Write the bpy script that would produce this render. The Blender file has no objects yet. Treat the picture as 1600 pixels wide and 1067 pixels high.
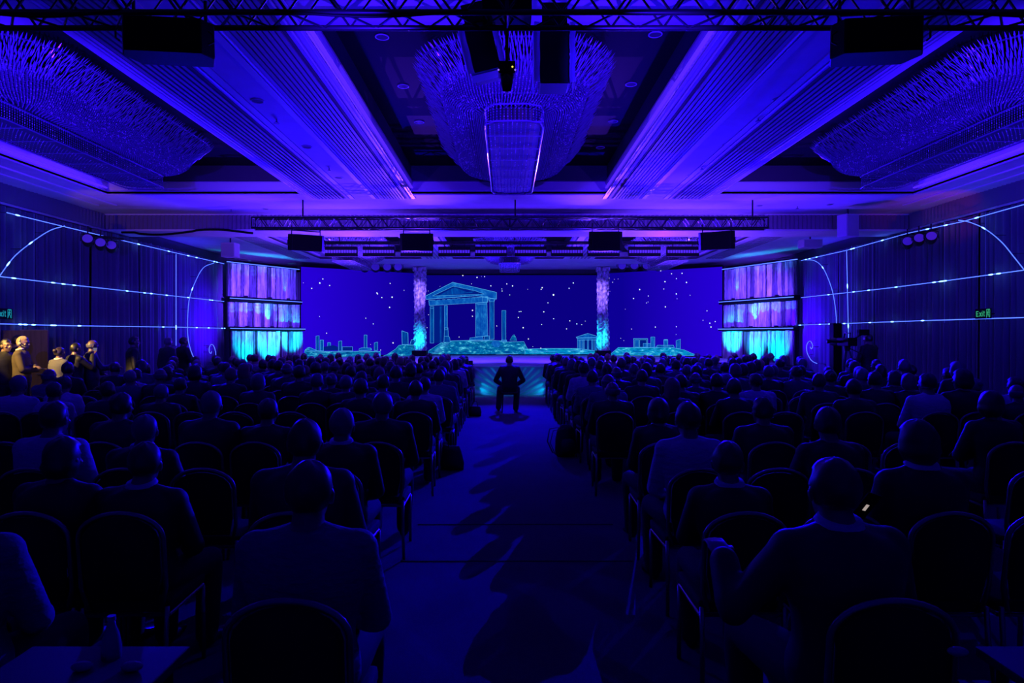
import bpy, bmesh, math, random
from mathutils import Vector, Matrix, Euler
from mathutils.geometry import tessellate_polygon
random.seed(11)
PI = math.pi
SC = bpy.context.scene
COL = SC.collection
# ------------------------------------------------------------------ camera, world, exposure, lights
F, CX, CY, ZC = 1067.0, 792.0, 525.0, 1.78
cam_d = bpy.data.cameras.new('camera'); cam = bpy.data.objects.new('camera', cam_d); COL.objects.link(cam)
cam.location = (0, 0, ZC); cam.rotation_euler = (PI/2, 0, 0)
cam_d.sensor_width = 36.0; cam_d.lens = 24.0; cam_d.shift_x = 0.005; cam_d.shift_y = -0.0053
cam_d.clip_start = 0.05; cam_d.clip_end = 100
SC.camera = cam
vs = SC.view_settings
vs.view_transform = 'Standard'; vs.look = 'None'; vs.gamma = 1.0; vs.exposure = 0.0; vs.use_curve_mapping = False
SC.cycles.max_bounces = 6; SC.cycles.diffuse_bounces = 3; SC.cycles.glossy_bounces = 3; SC.cycles.transmission_bounces = 4
SC.cycles.sample_clamp_indirect = 3.0; SC.cycles.caustics_reflective = False; SC.cycles.caustics_refractive = False
w = bpy.data.worlds.new('world'); SC.world = w; w.use_nodes = True
w.node_tree.nodes['Background'].inputs[0].default_value = (0.01, 0.0, 1, 1)
w.node_tree.nodes['Background'].inputs[1].default_value = 0.003

BLUE = (0.004, 0.0, 1.0); IND = (0.03, 0.003, 1.0); VIO = (0.11, 0.025, 1.0); CYAN = (0.0, 0.62, 1.0); WARM = (1.0, 0.62, 0.18)
def spot(loc, aim, col, power, ang=60, blend=1.0, rad=0.0):  # serves stage lamps and added unseen spots alike
    d = bpy.data.lights.new('stage_or_added_light', 'SPOT'); d.energy = power; d.color = col
    d.spot_size = math.radians(ang); d.spot_blend = blend; d.shadow_soft_size = rad
    o = bpy.data.objects.new('stage_or_added_light', d); COL.objects.link(o); o.location = loc
    o.rotation_euler = (Vector(aim) - Vector(loc)).to_track_quat('-Z', 'Y').to_euler()
    return o
def rad(loc, col, power, r=0.0):
    d = bpy.data.lights.new('lamp_light', 'POINT'); d.energy = power; d.color = col; d.shadow_soft_size = r
    o = bpy.data.objects.new('lamp_light', d); COL.objects.link(o); o.location = loc
for s in (-1, 1):
    # unseen lamps aimed back over the room to wash the ceiling
    spot((s*3.2, 20.2, 1.4), (s*3.3, 12.0, 5.05), BLUE, 4300, 66)
    spot((s*3.2, 20.2, 1.4), (s*3.3, 14.8, 5.05), VIO, 150, 40)
    spot((s*2.9, 17.2, 2.8), (s*1.2, 10.6, 5.15), VIO, 700, 26)  # added unseen spot brightening the sides of the chandelier skirt
    spot((s*3.4, 13.5, 2.2), (s*3.3, 8.0, 5.05), BLUE, 330, 80)
    spot((s*5.8, 19.8, 1.2), (s*7.5, 14.0, 5.05), IND, 2300, 70)
    # violet washes on the cross beam and on the soffits
    spot((s*4.5, 11.5, 2.6), (s*4.5, 18.0, 4.9), VIO, 900, 80)
    spot((s*5.0, 23.5, 1.3), (s*4.8, 21.5, 4.9), VIO, 3600, 110)
    spot((s*5.0, 16.5, 1.3), (s*4.8, 18.9, 4.6), VIO, 1300, 75)
    spot((s*1.2, 24.5, 1.3), (s*1.2, 22.5, 4.9), IND, 1600, 110)
    # side tray outer risers
    spot((s*4.6, 18.2, 3.9), (s*9.2, 12.0, 5.4), VIO, 500, 50)
    # chandelier glints
    spot((s*3.0, 21.2, 3.5), (s*0.4, 11.0, 5.0), VIO, 3600, 30)
    spot((s*3.6, 21.0, 3.9), (s*7.1, 12.0, 5.1), IND, 5200, 46)
    spot((s*1.4, 4.4, 3.6), (s*0.9, 10.5, 5.1), IND, 1700, 60)
    spot((s*5.0, 5.0, 2.9), (s*7.2, 11.0, 5.1), IND, 2100, 75)
    # rim light over the audience, from the lighting truss
    spot((s*4.8, 21.0, 4.25), (s*3.0, 8.0, 1.0), BLUE, 11000, 60)
    spot((s*1.6, 21.0, 4.25), (s*4.5, 13.0, 1.0), BLUE, 7500, 90)
    spot((s*7.8, 16.5, 4.2), (s*5.5, 8.0, 1.0), BLUE, 1500, 70)
    # curtains on the side walls
    spot((s*7.5, 23.5, 1.4), (s*10.9, 22.3, 2.4), IND, 1500, 95)
    spot((s*8.2, 23.6, 1.4), (s*10.9, 24.2, 2.2), (0.05, 0.0, 1.0), 1400, 60)
    # wooden stage flats: violet from the front, cyan from their foot
    spot((s*7.0, 22.4, 3.6), (s*9.7, 26.6, 3.2), (0.10, 0.03, 1.0), 5600, 50)
    # carved columns
    spot((s*3.0, 27.5, 4.2), (s*4.2, 31.0, 3.6), (0.24, 0.12, 1.0), 1500, 26)
    spot((s*3.7, 29.6, 0.95), (s*4.25, 31.2, 1.9), CYAN, 420, 46)
    # stage deck wash
    spot((s*3.5, 22.0, 4.3), (s*2.0, 25.0, 0.9), (0.07, 0.02, 1.0), 5200, 75)
    spot((s*6.5, 22.0, 4.3), (s*6.5, 26.0, 0.9), VIO, 1600, 70)
    # foot lights of the thrust front
    spot((0.16+s*1.06, 20.40, 0.10), (0.16+s*0.35, 20.60, 0.30), (0.0, 0.55, 1.0), 9, 100)
    spot((0.16+s*1.3, 19.6, 0.15), (0.16+s*0.5, 20.60, 0.35), (0.0, 0.30, 1.0), 14, 70)
# centre aisle pool
spot((0.1, 21.0, 4.3), (0.1, 15.0, 0.0), BLUE, 6500, 40)
# unseen warm spots added to light the people, door leaf and ceiling patches
spot((-9.7, 10.3, 3.3), (-8.7, 12.4, 1.6), (1.0, 0.60, 0.12), 1500, 26, 0.5)
spot((-9.7, 10.3, 3.3), (-10.2, 14.4, 1.5), WARM, 60, 24, 0.4)
spot((-9.6, 13.0, 3.2), (-9.3, 17.4, 4.95), (1.0, 0.35, 0.08), 60, 40, 0.6)
spot((9.6, 14.0, 3.2), (10.2, 16.4, 4.95), (1.0, 0.08, 0.03), 40, 45, 0.8)

# ------------------------------------------------------------------ helpers
def PX(px, py, d): return Vector(((px-CX)/F*d, d, ZC-(py-CY)/F*d))
def XX(px, d): return (px-CX)/F*d
def ZZ(py, d): return ZC-(py-CY)/F*d
MATS = {}
def mat(name, base=(0.5,0.5,0.5), rough=0.6, metal=0.0, emit=None, es=1.0, spec=0.5, bump=None, var=None, trans=0.0, alpha=1.0, sheen=0):
    if name in MATS: return MATS[name]
    m = bpy.data.materials.new(name); m.use_nodes = True; nt = m.node_tree; N = nt.nodes; L = nt.links
    b = N['Principled BSDF']
    b.inputs['Base Color'].default_value = (*base, 1); b.inputs['Roughness'].default_value = rough
    b.inputs['Metallic'].default_value = metal; b.inputs['Specular IOR Level'].default_value = spec
    b.inputs['Transmission Weight'].default_value = trans; b.inputs['Alpha'].default_value = alpha
    b.inputs['Sheen Weight'].default_value = sheen
    if emit:
        b.inputs['Emission Color'].default_value = (*emit, 1); b.inputs['Emission Strength'].default_value = es
    tc = N.new('ShaderNodeTexCoord')
    if var:      # (scale, strength, stretch xyz)
        mp = N.new('ShaderNodeMapping'); mp.inputs['Scale'].default_value = var[2]
        nz = N.new('ShaderNodeTexNoise'); nz.inputs['Scale'].default_value = var[0]; nz.inputs['Detail'].default_value = 6
        mx = N.new('ShaderNodeMix'); mx.data_type = 'RGBA'
        mx.inputs[6].default_value = (*[c*(1-var[1]) for c in base], 1); mx.inputs[7].default_value = (*[min(1,c*(1+var[1])) for c in base], 1)
        rp = N.new('ShaderNodeMapRange'); rp.inputs[1].default_value = 0.35; rp.inputs[2].default_value = 0.65
        L.new(tc.outputs['Object'], mp.inputs[0]); L.new(mp.outputs[0], nz.inputs['Vector']); L.new(nz.outputs['Fac'], rp.inputs[0])
        L.new(rp.outputs[0], mx.inputs[0]); L.new(mx.outputs[2], b.inputs['Base Color'])
    if bump:     # (scale, strength, stretch)
        mp2 = N.new('ShaderNodeMapping'); mp2.inputs['Scale'].default_value = bump[2]
        nz2 = N.new('ShaderNodeTexNoise'); nz2.inputs['Scale'].default_value = bump[0]; nz2.inputs['Detail'].default_value = 5
        bp = N.new('ShaderNodeBump'); bp.inputs['Strength'].default_value = bump[1]; bp.inputs['Distance'].default_value = bump[3] if len(bump) > 3 else 0.02
        L.new(tc.outputs['Object'], mp2.inputs[0]); L.new(mp2.outputs[0], nz2.inputs['Vector']); L.new(nz2.outputs['Fac'], bp.inputs['Height'])
        L.new(bp.outputs[0], b.inputs['Normal'])
    MATS[name] = m
    return m
def emat(name, col, strength=1.0, noise=None):
    if name in MATS: return MATS[name]
    m = bpy.data.materials.new(name); m.use_nodes = True; N = m.node_tree.nodes; L = m.node_tree.links
    N.remove(N['Principled BSDF']); e = N.new('ShaderNodeEmission'); e.inputs[0].default_value = (*col, 1); e.inputs[1].default_value = strength
    L.new(e.outputs[0], N['Material Output'].inputs[0])
    if noise:    # (scale, colour2, colour3)
        tc = N.new('ShaderNodeTexCoord'); mp = N.new('ShaderNodeMapping'); mp.inputs['Scale'].default_value = noise[3]
        nz = N.new('ShaderNodeTexNoise'); nz.inputs['Scale'].default_value = noise[0]; nz.inputs['Detail'].default_value = 8; nz.inputs['Roughness'].default_value = 0.7
        cr = N.new('ShaderNodeValToRGB'); cr.color_ramp.elements[0].position = 0.38; cr.color_ramp.elements[0].color = (*noise[1], 1)
        cr.color_ramp.elements[1].position = 0.66; cr.color_ramp.elements[1].color = (*noise[2], 1)
        el = cr.color_ramp.elements.new(0.54); el.color = (*col, 1)
        L.new(tc.outputs['Object'], mp.inputs[0]); L.new(mp.outputs[0], nz.inputs['Vector']); L.new(nz.outputs['Fac'], cr.inputs[0]); L.new(cr.outputs[0], e.inputs[0])
    MATS[name] = m
    return m

def to_mesh(name, bm, m=None, smooth=False):
    me = bpy.data.meshes.new(name)
    bmesh.ops.recalc_face_normals(bm, faces=bm.faces[:])
    bm.to_mesh(me); bm.free()
    if m is not None:
        for q in (m if isinstance(m, (list, tuple)) else [m]): me.materials.append(q)
    if smooth:
        for p in me.polygons: p.use_smooth = True
    return me
def link(name, me, parent=None, loc=None, rot=None):
    o = bpy.data.objects.new(name, me); COL.objects.link(o)
    if parent is not None: o.parent = parent
    if loc is not None: o.location = loc
    if rot is not None: o.rotation_euler = rot
    return o
def obj(name, bm, m, parent=None, smooth=False, loc=None, rot=None):
    return link(name, to_mesh(name, bm, m, smooth), parent, loc, rot)
def tag(o, label=None, cat=None, group=None, kind=None):
    if label: o['label'] = label
    if cat: o['category'] = cat
    if group: o['group'] = group
    if kind: o['kind'] = kind
    return o
def empty(name, loc=(0,0,0), rotz=0.0, label=None, cat=None, group=None):
    o = bpy.data.objects.new(name, None); COL.objects.link(o); o.location = loc; o.rotation_euler = (0,0,rotz)
    o.empty_display_size = 0.1
    return tag(o, label, cat, group)
def struct(name, bm, m, parent=None, smooth=False):
    o = obj(name, bm, m, parent, smooth)
    if parent is None: o['kind'] = 'structure'
    return o
def dup(root, loc, rotz=None, label=None, group=None):
    r = root.copy(); COL.objects.link(r); r.location = loc
    if rotz is not None: r.rotation_euler = (root.rotation_euler[0], root.rotation_euler[1], rotz)
    if label: r['label'] = label
    if group: r['group'] = group
    for ch in list(root.children):
        c = ch.copy(); COL.objects.link(c); c.parent = r
        for g in list(ch.children):
            d = g.copy(); COL.objects.link(d); d.parent = c
    return r
def box(bm, x0, y0, z0, x1, y1, z1, M=None, bev=0.0):
    vs_ = [bm.verts.new(M @ Vector(p) if M else p) for p in ((x0,y0,z0),(x1,y0,z0),(x1,y1,z0),(x0,y1,z0),(x0,y0,z1),(x1,y0,z1),(x1,y1,z1),(x0,y1,z1))]
    fs = [bm.faces.new([vs_[i] for i in f]) for f in ((0,3,2,1),(4,5,6,7),(0,1,5,4),(1,2,6,5),(2,3,7,6),(3,0,4,7))]
    if bev:
        es = list({e for f in fs for e in f.edges})
        bmesh.ops.bevel(bm, geom=es, offset=bev, segments=2, affect='EDGES', profile=0.6)
def cbox(bm, c, s, M=None, bev=0.0):
    box(bm, c[0]-s[0]/2, c[1]-s[1]/2, c[2]-s[2]/2, c[0]+s[0]/2, c[1]+s[1]/2, c[2]+s[2]/2, M, bev)
def frames(pts, up=None):
    out = []; n = len(pts)
    t0 = (pts[1]-pts[0]).normalized()
    ref = Vector(up) if up else (Vector((0,0,1)) if abs(t0.z) < 0.9 else Vector((0,1,0)))
    u = (ref - t0*ref.dot(t0)).normalized()
    for i in range(n):
        t = (pts[min(i+1,n-1)]-pts[max(i-1,0)])
        t = t.normalized() if t.length > 1e-9 else t0
        u = u - t*u.dot(t)
        u = u.normalized() if u.length > 1e-6 else t.orthogonal().normalized()
        out.append((t, u, t.cross(u)))
    return out
def tube(bm, pts, r, seg=8, up=None, cap=True):
    """r: number, list of numbers or list of (ru, rv)"""
    pts = [Vector(p) for p in pts]; fr = frames(pts, up); rings = []
    for i, p in enumerate(pts):
        ri = r[i] if isinstance(r, (list, tuple)) else r
        ru, rv = ri if isinstance(ri, (list, tuple)) else (ri, ri)
        _, u, v = fr[i]
        rings.append([bm.verts.new(p + u*(ru*math.cos(2*PI*k/seg)) + v*(rv*math.sin(2*PI*k/seg))) for k in range(seg)])
    for a, b in zip(rings, rings[1:]):
        for k in range(seg):
            bm.faces.new((a[k], a[(k+1)%seg], b[(k+1)%seg], b[k]))
    if cap:
        bm.faces.new(rings[0][::-1]); bm.faces.new(rings[-1])
    return rings
def ell(bm, c, r, seg=16, rg=10, M=None):
    c = Vector(c)
    T = Matrix.Translation(c) @ (M if M else Matrix.Identity(4)) @ Matrix.Diagonal((r[0], r[1], r[2], 1))
    bmesh.ops.create_uvsphere(bm, u_segments=seg, v_segments=rg, radius=1.0, matrix=T)
def octa(bm, p, r, h, mi=0):
    x, y, z = p
    a = [bm.verts.new(q) for q in ((x+r,y,z),(x,y+r,z),(x-r,y,z),(x,y-r,z))]
    t = bm.verts.new((x,y,z+h)); b = bm.verts.new((x,y,z-h))
    for k in range(4):
        f1 = bm.faces.new((a[k], a[(k+1)%4], t)); f2 = bm.faces.new((a[(k+1)%4], a[k], b)); f1.material_index = f2.material_index = mi
def prism(bm, poly, z0, z1):
    lo = [bm.verts.new((x,y,z0)) for x,y in poly]; hi = [bm.verts.new((x,y,z1)) for x,y in poly]; n = len(poly)
    bm.faces.new(lo[::-1]); bm.faces.new(hi)
    for k in range(n): bm.faces.new((lo[k], lo[(k+1)%n], hi[(k+1)%n], hi[k]))

# ------------------------------------------------------------------ materials
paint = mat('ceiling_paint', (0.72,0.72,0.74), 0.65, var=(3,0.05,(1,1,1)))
recess_shade = mat('recess_shade', (0.012,0.012,0.015), 0.8, spec=0.1)  # shade of the recess put into a near-black colour
riser_m = mat('recess_side_shade', (0.08,0.08,0.10), 0.8, spec=0.1)  # upper recess sides darkened, their shade is in the colour
trim_paint = mat('trim_paint', (0.8,0.8,0.8), 0.45)
rib_m = mat('rib_paint', (0.26,0.26,0.28), 0.55)
groove_m = mat('groove_dark', (0.06,0.06,0.07), 0.8)
carpet = mat('carpet', (0.042,0.042,0.05), 0.95, bump=(180,0.6,(1,1,1),0.006), var=(1.3,0.25,(1,1,1)), sheen=0.2)
wall_m = mat('wall_dark', (0.08,0.08,0.10), 0.9)
drape = mat('drape_cloth', (0.15,0.13,0.20), 0.9, bump=(14,0.25,(1,1,0.1),0.02))
blackm = mat('black_metal', (0.012,0.012,0.014), 0.45, spec=0.3)
blackp = mat('black_plastic', (0.004,0.004,0.005), 0.6, spec=0.15)
grille = mat('grille_cloth', (0.008,0.008,0.009), 0.9, spec=0.05)
alu = mat('truss_metal', (0.03,0.03,0.035), 0.35, metal=0.6)
whitebox = mat('white_box', (0.6,0.6,0.62), 0.7)
crystal = mat('crystal', (0.34,0.34,0.45), 0.2, spec=1.0); sparkle = mat('crystal_sparkle', (1.0,1.0,1.0), 0.3, spec=1.0)  # dim and white bead copies put the sparkle into the colour
glint = mat('cut_crystal', (0.7,0.7,0.85), 0.22, metal=0.35, spec=1.0)
chand_metal = mat('chandelier_metal', (0.25,0.25,0.32), 0.45, metal=0.4)
lampglass = mat('lamp_lens', (0.2,0.15,0.5), 0.1, emit=(0.07,0.02,1.0), es=0.22)
deck_m = mat('stage_deck', (0.55,0.55,0.6), 0.5, var=(4,0.08,(1,1,1)))
satin = mat('satin_cloth', (0.22,0.34,0.38), 0.3, spec=0.7, sheen=0.3)
wood = [mat('weathered_wood_%s' % n, c, 0.6, bump=(4.0,0.7,(3.0,3.0,0.35),0.06), var=(6,0.5,(2.0,2.0,0.25)), spec=0.4) for n, c in (('pale',(0.62,0.6,0.62)),('grey',(0.42,0.42,0.45)),('dark',(0.12,0.11,0.14)))]
carved = mat('carved_plaster', (0.7,0.7,0.72), 0.55, bump=(9,1.0,(1,1,0.7),0.08), var=(11,0.7,(1,1,0.6)))
led = emat('led_line', (0.06,0.12,1.0), 3.0)
led_hot = emat('led_hot', (0.10,0.28,1.0), 9.0)
glow_vio = emat('cove_glow', (0.06,0.012,1.0), 1.7)
glow_blu = emat('cove_glow_blue', (0.01,0.03,1.0), 1.8)
exit_c = emat('exit_cyan', (0.02,0.5,0.75), 0.5); exit_g = emat('exit_green', (0.05,0.55,0.28), 0.6)
brown = mat('door_wood', (0.25,0.16,0.10), 0.7, var=(3,0.2,(4,4,0.4)))
skin = mat('skin', (0.24,0.15,0.11), 0.42, spec=1.0)
HAIRM = {'black': mat('hair_black', (0.010,0.009,0.009), 0.42, spec=1.0), 'brown': mat('hair_brown', (0.035,0.022,0.016), 0.42, spec=1.0),
         'grey': mat('hair_grey', (0.17,0.17,0.19), 0.45, spec=1.0), 'fair': mat('hair_fair', (0.34,0.25,0.16), 0.5)}
CL = {'dark': mat('cloth_dark', (0.012,0.012,0.016), 0.6, spec=0.6), 'charcoal': mat('cloth_charcoal', (0.03,0.03,0.04), 0.6, spec=0.6),
      'white': mat('cloth_white', (0.7,0.7,0.78), 0.7, bump=(16,0.5,(1,1,2.2),0.03)), 'pale': mat('cloth_pale', (0.17,0.18,0.25), 0.7, bump=(16,0.5,(1,1,2.2),0.03)),
      'grey': mat('cloth_grey', (0.14,0.14,0.17), 0.85), 'brown': mat('cloth_brown', (0.09,0.07,0.05), 0.85)}
trouser_m = mat('trouser_cloth', (0.022,0.022,0.03), 0.85); shoe_m = mat('shoe_leather', (0.02,0.02,0.02), 0.35)
chair_fab = mat('chair_fabric', (0.012,0.011,0.014), 0.85, bump=(120,0.2,(1,1,1),0.004)); chair_fr = mat('chair_frame', (0.36,0.34,0.31), 0.33, metal=0.9)

# ------------------------------------------------------------------ room shell
RW, ZM, ZB = 11.0, 5.05, 4.6
bm = bmesh.new(); box(bm, -RW-0.3, -4, -0.1, RW+0.3, 35, 0); floor = struct('floor', bm, carpet)
for y in (5.4, 6.45):
    bm = bmesh.new(); box(bm, -0.84, y-0.012, 0.0, 1.0, y+0.012, 0.006); obj('carpet_seam', bm, mat('seam', (0.05,0.05,0.06), 0.9), floor)
bm = bmesh.new(); box(bm, -RW-0.3, -4, 0, -RW, 35, 6.2); struct('wall_left', bm, wall_m)
bm = bmesh.new(); box(bm, RW, -4, 0, RW+0.3, 35, 6.2); struct('wall_right', bm, wall_m)
bm = bmesh.new(); box(bm, -RW, 34.7, 0, RW, 35, 6.2); struct('wall_back', bm, wall_m)
bm = bmesh.new(); box(bm, -RW, -4.3, 0, RW, -4, 6.2); struct('wall_front', bm, wall_m)
# front ceiling section with three trays
TR = [(-9.2,-4.72), (-2.2,2.3), (4.85,9.35)]
Y0, Y1 = 7.2, 15.7
bm = bmesh.new()
xs = [-RW] + [v for t in TR for v in t] + [RW]
for i in range(0, len(xs), 2): box(bm, xs[i], Y0, ZM, xs[i+1], Y1, ZM+0.06)
box(bm, -RW, -4, ZM, RW, Y0, ZM+0.06); box(bm, -RW, Y1, ZM, RW, 18.35, ZM+0.06)
ceiling = struct('ceiling', bm, paint)
def tray(x0, x1, y0, y1, z0, z1, ms):
    bm = bmesh.new()
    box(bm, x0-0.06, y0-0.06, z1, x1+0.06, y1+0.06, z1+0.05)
    obj('recess_panel', bm, recess_shade, ceiling)
    bm = bmesh.new()   # stepped mouldings round the four sides
    prof = [(0,z0),(0,z0+0.05),(-0.03,z0+0.06),(-0.03,z0+0.10),(0.0,z0+0.14),(0.05,z0+0.24),(0.05,z0+0.27),(0.0,z0+0.30)]
    rings = []
    for off, z in prof:
        o_ = -off
        rings.append([bm.verts.new(p) for p in ((x0-o_,y0-o_,z),(x1+o_,y0-o_,z),(x1+o_,y1+o_,z),(x0-o_,y1+o_,z))])
    for a, b in zip(rings, rings[1:]):
        for k in range(4): bm.faces.new((a[k], a[(k+1)%4], b[(k+1)%4], b[k]))
    obj('recess_moulding', bm, trim_paint, ceiling)
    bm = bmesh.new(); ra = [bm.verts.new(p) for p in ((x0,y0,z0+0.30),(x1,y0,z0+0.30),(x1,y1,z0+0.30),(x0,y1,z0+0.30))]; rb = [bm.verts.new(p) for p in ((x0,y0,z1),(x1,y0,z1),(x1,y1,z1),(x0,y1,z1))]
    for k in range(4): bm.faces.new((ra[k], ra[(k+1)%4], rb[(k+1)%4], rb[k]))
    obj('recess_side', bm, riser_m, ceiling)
    for k, (sx, sy) in enumerate(((1,0),(-1,0))):
        x = x0 if sx > 0 else x1
        bm = bmesh.new(); box(bm, min(x, x+sx*0.045), y0+0.1, z0+0.115, max(x, x+sx*0.045), y1-0.05, z0+0.14)
        obj('added_cove_glow', bm, ms[k], ceiling)  # glowing strip added for the bright streak along the moulding
    for y in (y0, y1):
        bm = bmesh.new(); tube(bm, [(x0, y, z0-0.008), (x1, y, z0-0.008)], 0.014, 6); obj('edge_bead', bm, trim_paint, ceiling)
    for x in (x0, x1):
        bm = bmesh.new(); tube(bm, [(x, y0, z0-0.008), (x, y1, z0-0.008)], 0.02, 6); obj('edge_bead', bm, trim_paint, ceiling)
tray(*TR[0], Y0, Y1, ZM, 5.7, (glow_vio, glow_blu)); tray(*TR[1], Y0, Y1, ZM, 5.7, (glow_vio, glow_vio)); tray(*TR[2], Y0, Y1, ZM, 5.7, (glow_blu, glow_vio))
# ribbed bands running along the ceiling
rib = bmesh.new(); box(rib, -0.024, 3.0, -0.022, 0.024, 16.2, 0.0); rib_me = to_mesh('ceiling_slat', rib, rib_m)
for xa, xb in ((-4.5,-3.85), (-2.95,-2.4), (2.5,3.05), (3.95,4.6)):
    bm = bmesh.new(); box(bm, xa-0.03, 3.0, ZM-0.006, xb+0.03, 16.2, ZM); obj('slat_backing', bm, groove_m, ceiling)
    n = 8
    for k in range(n):
        link('ceiling_slat', rib_me, ceiling, (xa+(xb-xa)*(k+0.5)/n, 0, ZM-0.006))
    for x in (xa-0.10, xb+0.10):
        bm = bmesh.new(); tube(bm, [(x, 3.0, ZM-0.012), (x, 16.2, ZM-0.012)], 0.018, 6); obj('ceiling_bead', bm, trim_paint, ceiling)
    bm = bmesh.new(); box(bm, xa-0.24, 3.0, ZM-0.02, xa-0.14, 16.2, ZM, bev=0.006); box(bm, xb+0.14, 3.0, ZM-0.02, xb+0.24, 16.2, ZM, bev=0.006); obj('ceiling_band', bm, trim_paint, ceiling)
# outer soffit mouldings beside the side trays
for s, x in ((-1,-9.75), (1,9.9), (-1,-10.2), (1,10.35)):
    bm = bmesh.new(); box(bm, x-0.05, 3.0, ZM-0.03, x+0.05, 17.0, ZM, bev=0.008); obj('ceiling_band', bm, trim_paint, ceiling)
# cross beam with ribbed fascia
def corrugated(name, p0, p1, z0, z1, n, amp, parent, m):
    bm = bmesh.new(); p0 = Vector(p0); p1 = Vector(p1); d = (p1-p0); nrm = Vector((d.y, -d.x, 0)).normalized()
    lo = []; hi = []
    for k in range(n*2+1):
        q = p0 + d*(k/(n*2)) + nrm*(amp if k % 2 else 0)
        lo.append(bm.verts.new((q.x, q.y, z0))); hi.append(bm.verts.new((q.x, q.y, z1)))
    for k in range(n*2): bm.faces.new((lo[k], lo[k+1], hi[k+1], hi[k]))
    o = obj(name, bm, m, parent); o['kind'] = 'stuff'; return o
bm = bmesh.new(); box(bm, -RW, 18.35, ZB, RW, 19.4, 5.6); beam = struct('ceiling_beam', bm, paint)
corrugated('ribbed_fascia', (-RW+0.2,18.33,0), (RW-0.2,18.33,0), ZB+0.04, ZM-0.03, 190, 0.06, beam, rib_m)
bm = bmesh.new(); box(bm, -RW, 18.28, ZB-0.01, RW, 18.34, ZB+0.04, bev=0.01); box(bm, -RW, 18.28, ZM-0.03, RW, 18.34, ZM); obj('beam_trim', bm, trim_paint, beam)
for s in (-1, 1):
    nm = 'trim_1' if s < 0 else 'trim_2'
    bm = bmesh.new(); box(bm, min(s*RW, s*10.8), 2.0, ZB, max(s*RW, s*10.8), 18.3, ZB+0.05)
    t = struct(nm, bm, trim_paint)
    a, b = ((-10.8,2.0,0), (-10.8,18.3,0)) if s < 0 else ((10.8,18.3,0), (10.8,2.0,0))
    corrugated('ribbed_fascia', a, b, ZB+0.05, ZM, 120, 0.05, t, rib_m)
# rear ceiling section
ZR = 4.92
TR2 = [(-7.6,-3.4), (-2.2,2.3), (3.5,7.7)]
bm = bmesh.new(); xs = [-RW] + [v for t in TR2 for v in t] + [RW]
for i in range(0, len(xs), 2): box(bm, xs[i], 20.2, ZR, xs[i+1], 27.7, ZR+0.06)
box(bm, -RW, 19.4, ZR, RW, 20.2, ZR+0.06); box(bm, -RW, 27.7, ZR, RW, 34.7, ZR+0.06)
rear = struct('ceiling_rear', bm, paint)
_c = ceiling; ceiling = rear
for t in TR2: tray(*t, 20.2, 27.7, ZR, 5.6, (glow_vio, glow_vio))
for xa, xb in ((-3.25,-2.4), (2.5,3.35), (-8.6,-7.9), (8.0,8.7)):
    for k in range(6):
        bm = bmesh.new(); x = xa+(xb-xa)*(k+0.5)/6; box(bm, x-0.035, 19.5, ZR-0.03, x+0.035, 27.5, ZR); obj('ceiling_slat', bm, rib_m, rear)
ceiling = _c
bm = bmesh.new(); box(bm, -5.2, 32.2, 4.70, 5.6, 32.5, ZR); tag(obj('screen_header', bm, wall_m), kind='structure')

# downlights, sprinklers and the like on the ceiling
def downlight():
    t = empty('recessed_downlight')
    bm = bmesh.new()
    tube(bm, [(0.085*math.cos(a),0.085*math.sin(a),-0.006) for a in [2*PI*k/24 for k in range(25)]], 0.009, 6, cap=False); obj('trim_ring', bm, trim_paint, t, True)
    bm = bmesh.new(); bmesh.ops.create_cone(bm, cap_ends=True, segments=20, radius1=0.078, radius2=0.078, depth=0.008, matrix=Matrix.Translation((0,0,-0.004))); obj('lens', bm, groove_m, t)
    return tag(t, 'x', 'downlight', 'recessed downlights in the ceiling')
def sprinkler():
    t = empty('sprinkler_head')
    bm = bmesh.new(); tube(bm, [(0,0,0),(0,0,-0.05)], 0.012, 8); obj('pipe_stub', bm, chand_metal, t)
    bm = bmesh.new(); bmesh.ops.create_cone(bm, cap_ends=True, segments=14, radius1=0.045, radius2=0.03, depth=0.014, matrix=Matrix.Translation((0,0,-0.057))); obj('deflector', bm, chand_metal, t)
    return tag(t, 'x', 'sprinkler', 'fire sprinklers in the ceiling')
dl = downlight(); sp = sprinkler(); first = {id(dl): True, id(sp): True}
def place(proto, px, py, z, label):
    d = (z-ZC)*F/(CY-py); loc = (XX(px, d), d, z-0.001)
    if first[id(proto)]: first[id(proto)] = False; proto.location = loc; proto['label'] = label; return proto
    return dup(proto, loc, None, label)
for px, py, what in ((402,157,'largest, on the ceiling strip beside the central tray, doorway side'), (479,229,'middle of three on the doorway-side ceiling strip'), (529,277,'farthest of three on the doorway-side ceiling strip'),
                     (1218,155,'largest, on the ceiling strip beside the central tray, camera side'), (1137,226,'middle of three on the camera-side ceiling strip'), (1081,274,'farthest of three on the camera-side ceiling strip'),
                     (415,326,'on the soffit before the cross beam, doorway side'), (1187,321,'on the soffit before the cross beam, camera side'), (1297,319,'on the soffit, nearest the camera-side wall')):
    place(dl, px, py, ZM, 'round recessed downlight, ' + what)
for px, py, what in ((432,186,'on the strip beside the central tray, doorway side'), (514,262,'far on the doorway-side ceiling strip'), (1185,183,'on the strip beside the central tray, camera side'), (1097,260,'far on the camera-side ceiling strip'),
                     (361,327,'on the soffit by the cross beam, doorway side'), (1246,322,'on the soffit by the cross beam, camera side')):
    place(sp, px, py, ZM, 'small fire sprinkler ' + what)
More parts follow.
